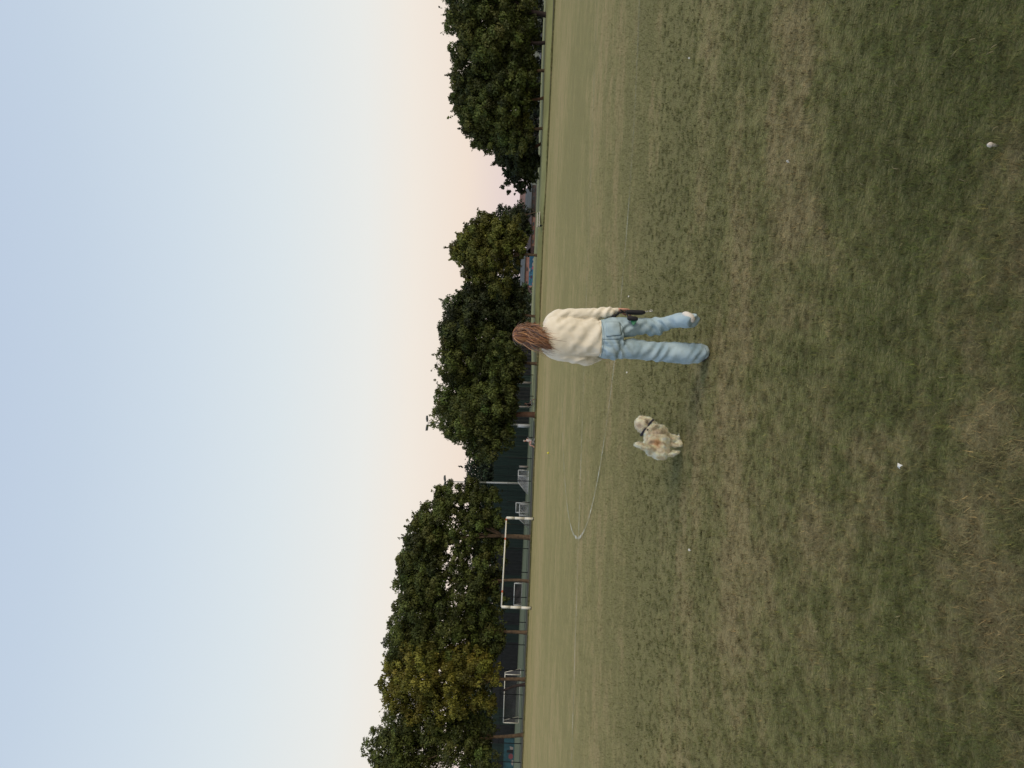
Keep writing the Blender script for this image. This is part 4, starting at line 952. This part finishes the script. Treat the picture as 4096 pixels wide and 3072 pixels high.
_t.links.new(_a.outputs['Color'], _tr.inputs['Color']); _t.links.new(_t.nodes['Principled BSDF'].outputs[0], _mx.inputs[1]); _t.links.new(_tr.outputs[0], _mx.inputs[2]); _t.links.new(_mx.outputs[0], _t.nodes['Material Output'].inputs[0])
def dogbody():
    V, F = [], []
    # head: seen from behind, turned slightly to her right
    ball(V, F, K(500, 490, .10), (.078, .085, .070), 18, 12); ball(V, F, K(560, 400, .16), (.045, .055, .040), 14, 10)   # skull, muzzle side
    ball(V, F, K(575, 375, .215), (.012, .012, .010), 8, 6)
    for s in (K(565, 415, .13) + Vector((.028, .02, .03)), K(520, 520, .16) + Vector((0, .02, .02))): ball(V, F, s, .008, 8, 6)
    loft(V, F, [kring(440, 330, 45, .03, .08), kring(560, 320, 58, .032, .08), kring(700, 360, 60, .03, .07), kring(820, 420, 42, .024, .06), kring(930, 460, 12, .010, .06)], side=(1, 0, 0), seg=12, sub=3)    # right ear
    loft(V, F, [kring(430, 640, 45, .03, .07), kring(500, 670, 50, .032, .06), kring(560, 650, 30, .024, .05)], side=(1, 0, 0), seg=12, sub=3)       # left ear
    loft(V, F, [kring(560, 540, 75, .06, .09), kring(680, 640, 120, .075, .05), kring(800, 720, 150, .09, .0)], side=(.6, 0, .8), seg=16, sub=3)      # neck
    # trunk: from the shoulders at the right to the rump at the left, a little foreshortened
    s0, s1 = K(850, 700, .10), K(830, 1180, -.10)
    loft(V, F, [(*K(820, 600, .13), .05, .06), (*K(860, 690, .10), .088, .085), (*K(880, 800, .05), .098, .088), (*K(850, 960, -.01), .098, .085), (*K(840, 1090, -.06), .098, .085), (*K(880, 1220, -.10), .085, .075), (*K(930, 1310, -.12), .045, .045)], side=(0, 0, 1), seg=22, sub=3)
    ball(V, F, K(960, 740, .08), (.082, .08, .095), 16, 10); ball(V, F, K(1010, 1010, -.05), (.085, .075, .10), 16, 10); ball(V, F, K(1010, 1250, -.11), (.085, .07, .09), 16, 10)
    # legs: fore pair at the right, hind pair at the left (thigh, hock, paw)
    for a in ([kring(1050, 760, 90, .06, .09), kring(1200, 790, 72, .05, .10), kring(1380, 840, 52, .042, .10), kring(1540, 880, 44, .036, .10), kring(1600, 880, 40, .034, .11)],
              [kring(1080, 850, 80, .055, .06), kring(1280, 900, 62, .045, .08), kring(1480, 930, 50, .038, .10), kring(1580, 925, 42, .034, .11)],
              [kring(1000, 1010, 120, .075, -.05), kring(1180, 1000, 84, .06, -.02), kring(1330, 1055, 56, .044, -.045), kring(1450, 1090, 48, .038, -.06), kring(1540, 1070, 55, .045, -.05), kring(1575, 1040, 50, .045, -.02)],
              [kring(1000, 1300, 90, .06, -.11), kring(1150, 1360, 52, .042, -.09), kring(1280, 1370, 42, .036, -.12), kring(1380, 1325, 44, .036, -.15), kring(1450, 1285, 46, .036, -.13), kring(1475, 1265, 38, .034, -.11)]):
        loft(V, F, a, seg=14, sub=3)
    ball(V, F, K(1600, 850, .13), (.032, .045, .024), 12, 8); ball(V, F, K(1580, 1020, .0), (.035, .048, .028), 12, 8)
    # tail
    loft(V, F, [kring(900, 1240, 45, .03, -.13), kring(780, 1190, 58, .036, -.15), kring(640, 1150, 66, .042, -.16), kring(500, 1110, 68, .042, -.16), kring(390, 1060, 62, .04, -.15), kring(320, 1050, 34, .022, -.14)], side=(1, 0, 0), seg=14, sub=3)
    return remeshed('body', V, F, .0058, M_fur, dog, smooth=6, post=lambda co, no: co + no * (.008 * nz(co, 20, 1) + .007 * nz(co, 42, 3))[:, None], colf=dog_col)
db = dogbody()
def fur():
    me = db.data; n = len(me.vertices); co = np.empty(n * 3, np.float32); no = np.empty(n * 3, np.float32)
    me.vertices.foreach_get('co', co); me.vertices.foreach_get('normal', no); co, no = co.reshape(-1, 3), no.reshape(-1, 3)
    m = 48000; k = rng.integers(0, n, m); P = co[k] + rng.normal(0, .0022, (m, 3)); Nn = no[k]
    flow = np.array([-.45, -.25, -.75]) + rng.normal(0, .42, (m, 3))
    tl = K(760, 1150); tail = (P[:, 2] > tl.z) & (P[:, 0] < K(0, 960).x); flow[tail] = np.array([-.75, -.35, .05]) + rng.normal(0, .3, (tail.sum(), 3))
    flow += np.stack([nz(P[::1], 22, 9)] * 3, 1) * np.array([1.2, .4, .5])
    flow -= Nn * (flow * Nn).sum(1)[:, None]; d = flow / (np.linalg.norm(flow, axis=1)[:, None] + 1e-6) + Nn * rng.uniform(.15, .8, (m, 1)); d /= np.linalg.norm(d, axis=1)[:, None]
    L_ = rng.uniform(.008, .022, m); L_[tail] *= 1.35; low = P[:, 2] < .10; L_[low] *= .8
    sd = np.cross(d, Nn); sd /= np.linalg.norm(sd, axis=1)[:, None] + 1e-6; w_ = rng.uniform(.0007, .0016, (m, 1))
    tip = P + d * L_[:, None]; tip[:, 2] = np.maximum(tip[:, 2], .004)
    V = np.stack([P - sd * w_, P + sd * w_, tip], 1)
    c = dog_col(P.astype(float)) * rng.uniform(.88, 1.25, (m, 1)); o = npmesh('fur', V.reshape(-1, 3), 3, M_strand, dog, np.clip(c, .02, .9))
    at_ = o.data.attributes.new('nrm', 'FLOAT_VECTOR', 'POINT'); nn_ = Nn + .15 * d + np.array([0, 0, .25]); nn_ /= np.linalg.norm(nn_, axis=1)[:, None]; at_.data.foreach_set('vector', np.repeat(nn_, 3, axis=0).astype(np.float32).ravel())
fur()
V, F = [], []
loft(V, F, [kring(622, 570, 82, .104, .048), kring(658, 596, 86, .105, .040)], side=(.6, 0, .8), seg=26, sub=2)
V2, F2 = V, F
mesh('collar', V2, F2, mat('dark_blue_collar', (.035, .033, .045), .8), dog, True)
tubes('collar_tag', [(K(640, 640, -.030), K(668, 650, -.032), .007)], M_web, dog, 8)

# ------------------------------------------------------------------ people sitting by the court fence
def sitter(label, x, y0, Dp, top, shirt, trousers, hairc, chair, side=1, lean=0.0):
    b = foot(y0, Dp); root = thing('person', label, 'person', b)
    sk = M_skin; V, F = [], []
    def P(dx, dy, z): return (b.x + side * dx, b.y + dy, z)
    hz = .34
    loft(V, F, [(*P(-.02, .0, hz), .15, .11), (*P(-.06, 0, hz + .22), .14, .10), (*P(-.04, 0, hz + .42), .17, .10), (*P(0, 0, hz + .50), .07, .06), (*P(.02, 0, hz + .58), .05, .05)], seg=14, sub=3)
    ball(V, F, P(.04, 0, hz + .69), (.09, .085, .115), 14, 10); ball(V, F, P(.12, 0, hz + .67), (.022, .018, .022), 8, 6)
    for s in (-1, 1):
        ball(V, F, P(.03, s * .085, hz + .68), (.018, .012, .028), 8, 6)
        loft(V, F, [(*P(0, s * .09, hz + .02), .085, .085), (*P(.40, s * .10, hz + .12), .065, .065)], seg=10, sub=2)
        loft(V, F, [(*P(.40, s * .10, hz + .12), .06, .06), (*P(.55, s * .10, .10), .04, .04), (*P(.56, s * .10, .05), .038, .038), (*P(.70, s * .10, .035), .035, .03)], seg=10, sub=2, side=(0, 1, 0))
        loft(V, F, [(*P(-.03, s * .17, hz + .44), .05, .05), (*P(.06, s * .20, hz + .20), .042, .042), (*P(.30, s * .14, hz + .18), .032, .032)], seg=10, sub=2)
        W = Vector(P(.30, s * .14, hz + .18))
        for q in range(5): capsule(V, F, W + Vector((side * .02, (q - 2) * .016, 0)), W + Vector((side * (.10 - abs(q - 2) * .01), (q - 2) * .018, -.03)), .010, .008, 6)
    remeshed('body', V, F, .012, sk, root, smooth=2)
    V, F = [], []
    loft(V, F, [(*P(-.02, .0, hz), .17, .14), (*P(-.06, 0, hz + .22), .16, .13), (*P(-.04, 0, hz + .42), .19, .13), (*P(0, 0, hz + .50), .09, .08)], seg=14, sub=3, side=(0, 1, 0))
    for s in (-1, 1): loft(V, F, [(*P(-.03, s * .17, hz + .44), .065, .065), (*P(.05, s * .20, hz + .22), .055, .055)], seg=10, sub=2)
    remeshed('shirt', V, F, .02, shirt, root, smooth=2)
    V, F = [], []
    for s in (-1, 1): loft(V, F, [(*P(-.04, s * .09, hz), .11, .10), (*P(.25, s * .10, hz + .06), .10, .09), (*P(.42, s * .10, hz + .12), .078, .078), (*P(.47, s * .10, hz - .05), .07, .07)], seg=10, sub=2, side=(0, 1, 0))
    remeshed('trousers', V, F, .02, trousers, root, smooth=2)
    V, F = [], []; ball(V, F, P(.015, 0, hz + .725), (.098, .095, .10), 14, 10); mesh('hair', V, F, hairc, root, True)
    ch = thing('folding_chair', chair, 'chair', b); V, F = [], []
    seat = hz - .14
    V = [P(-.24, -.24, seat), P(.25, -.24, seat + .03), P(.25, .24, seat + .03), P(-.24, .24, seat)]; V += [(x_, y_, z_ - .02) for x_, y_, z_ in V]
    mesh('seat', V, [(0, 1, 2, 3), (7, 6, 5, 4), (0, 4, 5, 1), (1, 5, 6, 2), (2, 6, 7, 3), (3, 7, 4, 0)], M_web, ch)
    V = [P(-.26, -.24, seat + .05), P(-.26, .24, seat + .05), P(-.38, .24, seat + .55), P(-.38, -.24, seat + .55)]; V += [(x_ - side * .015, y_, z_) for x_, y_, z_ in V]
    mesh('backrest', V, [(0, 1, 2, 3), (7, 6, 5, 4), (0, 4, 5, 1), (1, 5, 6, 2), (2, 6, 7, 3), (3, 7, 4, 0)], M_web, ch)
    for s in (-.24, .24):
        tubes('leg', [(P(-.25, s, 0), P(.22, s, seat + .02), .014)], M_white2, ch, 6); tubes('leg', [(P(.24, s, 0), P(-.38, s, seat + .55), .014)], M_white2, ch, 6)
    return root
sitter('person in pale shirt with bent bare legs on a low chair at the field edge', 0, 1764, 75, 0, mat('pale_shirt', (.55, .50, .50), .9), mat('pink_shorts', (.50, .32, .28), .9), mat('grey_hair', (.40, .36, .34), .7), 'low folding chair under the sitting person with a pale shirt', side=-1)
sitter('person in black sitting on a low chair further right by the tree trunk', 0, 1618, 80, 0, mat('black_top', (.010, .010, .012), .9), mat('white_trousers', (.50, .52, .50), .9), mat('brown_hair', (.14, .06, .04), .7), 'low folding chair under the person in black', side=1)

# ------------------------------------------------------------------ small things lying in the grass
def litter(name, label, cat, px, r, m, squash=(1, 1, 1), z=.6):
    p = gnd(*px); root = None; V, F = [], []; ball(V, F, (p.x, p.y, r * z + .012), (r * squash[0], r * squash[1], r * squash[2]), 14, 10)
    V = [Vector(v) + Vector((1, 1, 1)) * r * .22 * mnoise.noise(Vector(v) / r * .9) for v in V]
    return tag(mesh(name, V, F, m, None, True), label, cat)
M_mush = mat('mushroom_cap', (.52, .47, .40), .7, .15, 60)
mp_ = gnd(3990, 580); ms = thing('mushroom', 'small round pale mushroom in the grass at the lower right corner', 'mushroom', mp_)
V, F = [], []; loft(V, F, [(mp_.x, mp_.y, 0, .006, .006), (mp_.x, mp_.y, .02, .005, .005)], seg=10, sub=2); mesh('stem', V, F, M_mush, ms, True)
V, F = [], []; loft(V, F, [(mp_.x, mp_.y, .020, .0080, .008), (mp_.x, mp_.y, .024, .0090, .0088), (mp_.x, mp_.y, .030, .007, .007), (mp_.x + .001, mp_.y, .034, .003, .003)], seg=16, sub=3); mesh('cap', V, F, M_mush, ms, True)
M_paper = mat('white_paper', (.60, .60, .55), .8, .15, 40)
fp = gnd(3626, 1862); ft = Vector((.0, 0, 0)); V = []
for dx, dy, z in ((-.024, .006, .02), (-.010, .016, .03), (.0, .004, .036), (.012, .014, .03), (.006, -.004, .026), (.002, -.016, .02), (-.010, -.006, .03), (-.004, .004, .035)): V.append((fp.x + dx * .66, fp.y + dy * .9, .008 + z * .7))
F = [(0, 1, 7), (1, 2, 7), (2, 3, 4, 7), (4, 5, 6, 7), (6, 0, 7)]
o = mesh('paper_scrap', V, F, M_paper); s = o.modifiers.new('t', 'SOLIDIFY'); s.thickness = .0012
tag(o, 'torn crumpled white scrap of paper lying in the grass left of the centre', 'litter')
litter('ball', 'tiny yellow ball far out on the field between the fence and the dog', 'ball', (2196, 1812), .055, mat('yellow_ball', (.55, .50, .05), .7))
for i, (x, y, s, lb) in enumerate(((2522, 1186, .009, 'small white petal just right of the woman at hand height'), (2515, 1490, .010, 'small white petal between the woman and the dog'), (2770, 2200, .008, 'pale petal in the grass left of the dog'), (2768, 232, .007, 'pale petal in the dry patch at the far right'), (3170, 645, .006, 'pale petal in the grass right of the leash'))):
    p = gnd(x, y); V = []; 
    for k in range(7): a = k / 7 * 6.283; V.append((p.x + math.cos(a) * s * 1.5, p.y + math.sin(a) * s, .026 + .008 * math.sin(a * 2 + i)))
    V.append((p.x, p.y, .040)); F = [(k, (k + 1) % 7, 7) for k in range(7)]
    o = mesh('petal', V, F, M_paper); sm = o.modifiers.new('t', 'SOLIDIFY'); sm.thickness = .002; tag(o, lb, 'litter')
# bent straws on top of the turf near the camera
def straws():
    n = 260; V, F = [], []
    r = np.sqrt(rng.uniform(2.2 ** 2, 7 ** 2, n)); th = rng.uniform(-.66, .66, n)
    for i in range(n):
        x, y = r[i] * math.sin(th[i]), r[i] * math.cos(th[i]); a = rng.uniform(0, 6.28); l = rng.uniform(.025, .06); b = len(V); w_ = .0008
        for k in range(4):
            t = k / 3; a2 = a + t * rng.uniform(-.5, .5); px_, py_ = x + math.cos(a2) * l * t, y + math.sin(a2) * l * t; z = .022 + .012 * math.sin(t * 3.1)
            V += [(px_ - math.sin(a) * w_, py_ + math.cos(a) * w_, z), (px_ + math.sin(a) * w_, py_ - math.cos(a) * w_, z)]
        for k in range(3): F.append((b + 2 * k, b + 2 * k + 1, b + 2 * k + 3, b + 2 * k + 2))
    tag(mesh('dry_straws', V, F, mat('dry_straw', (.27, .22, .12), .8, .3, 30)), 'loose dry straws scattered over the short grass', 'straw', kind='stuff')
straws()
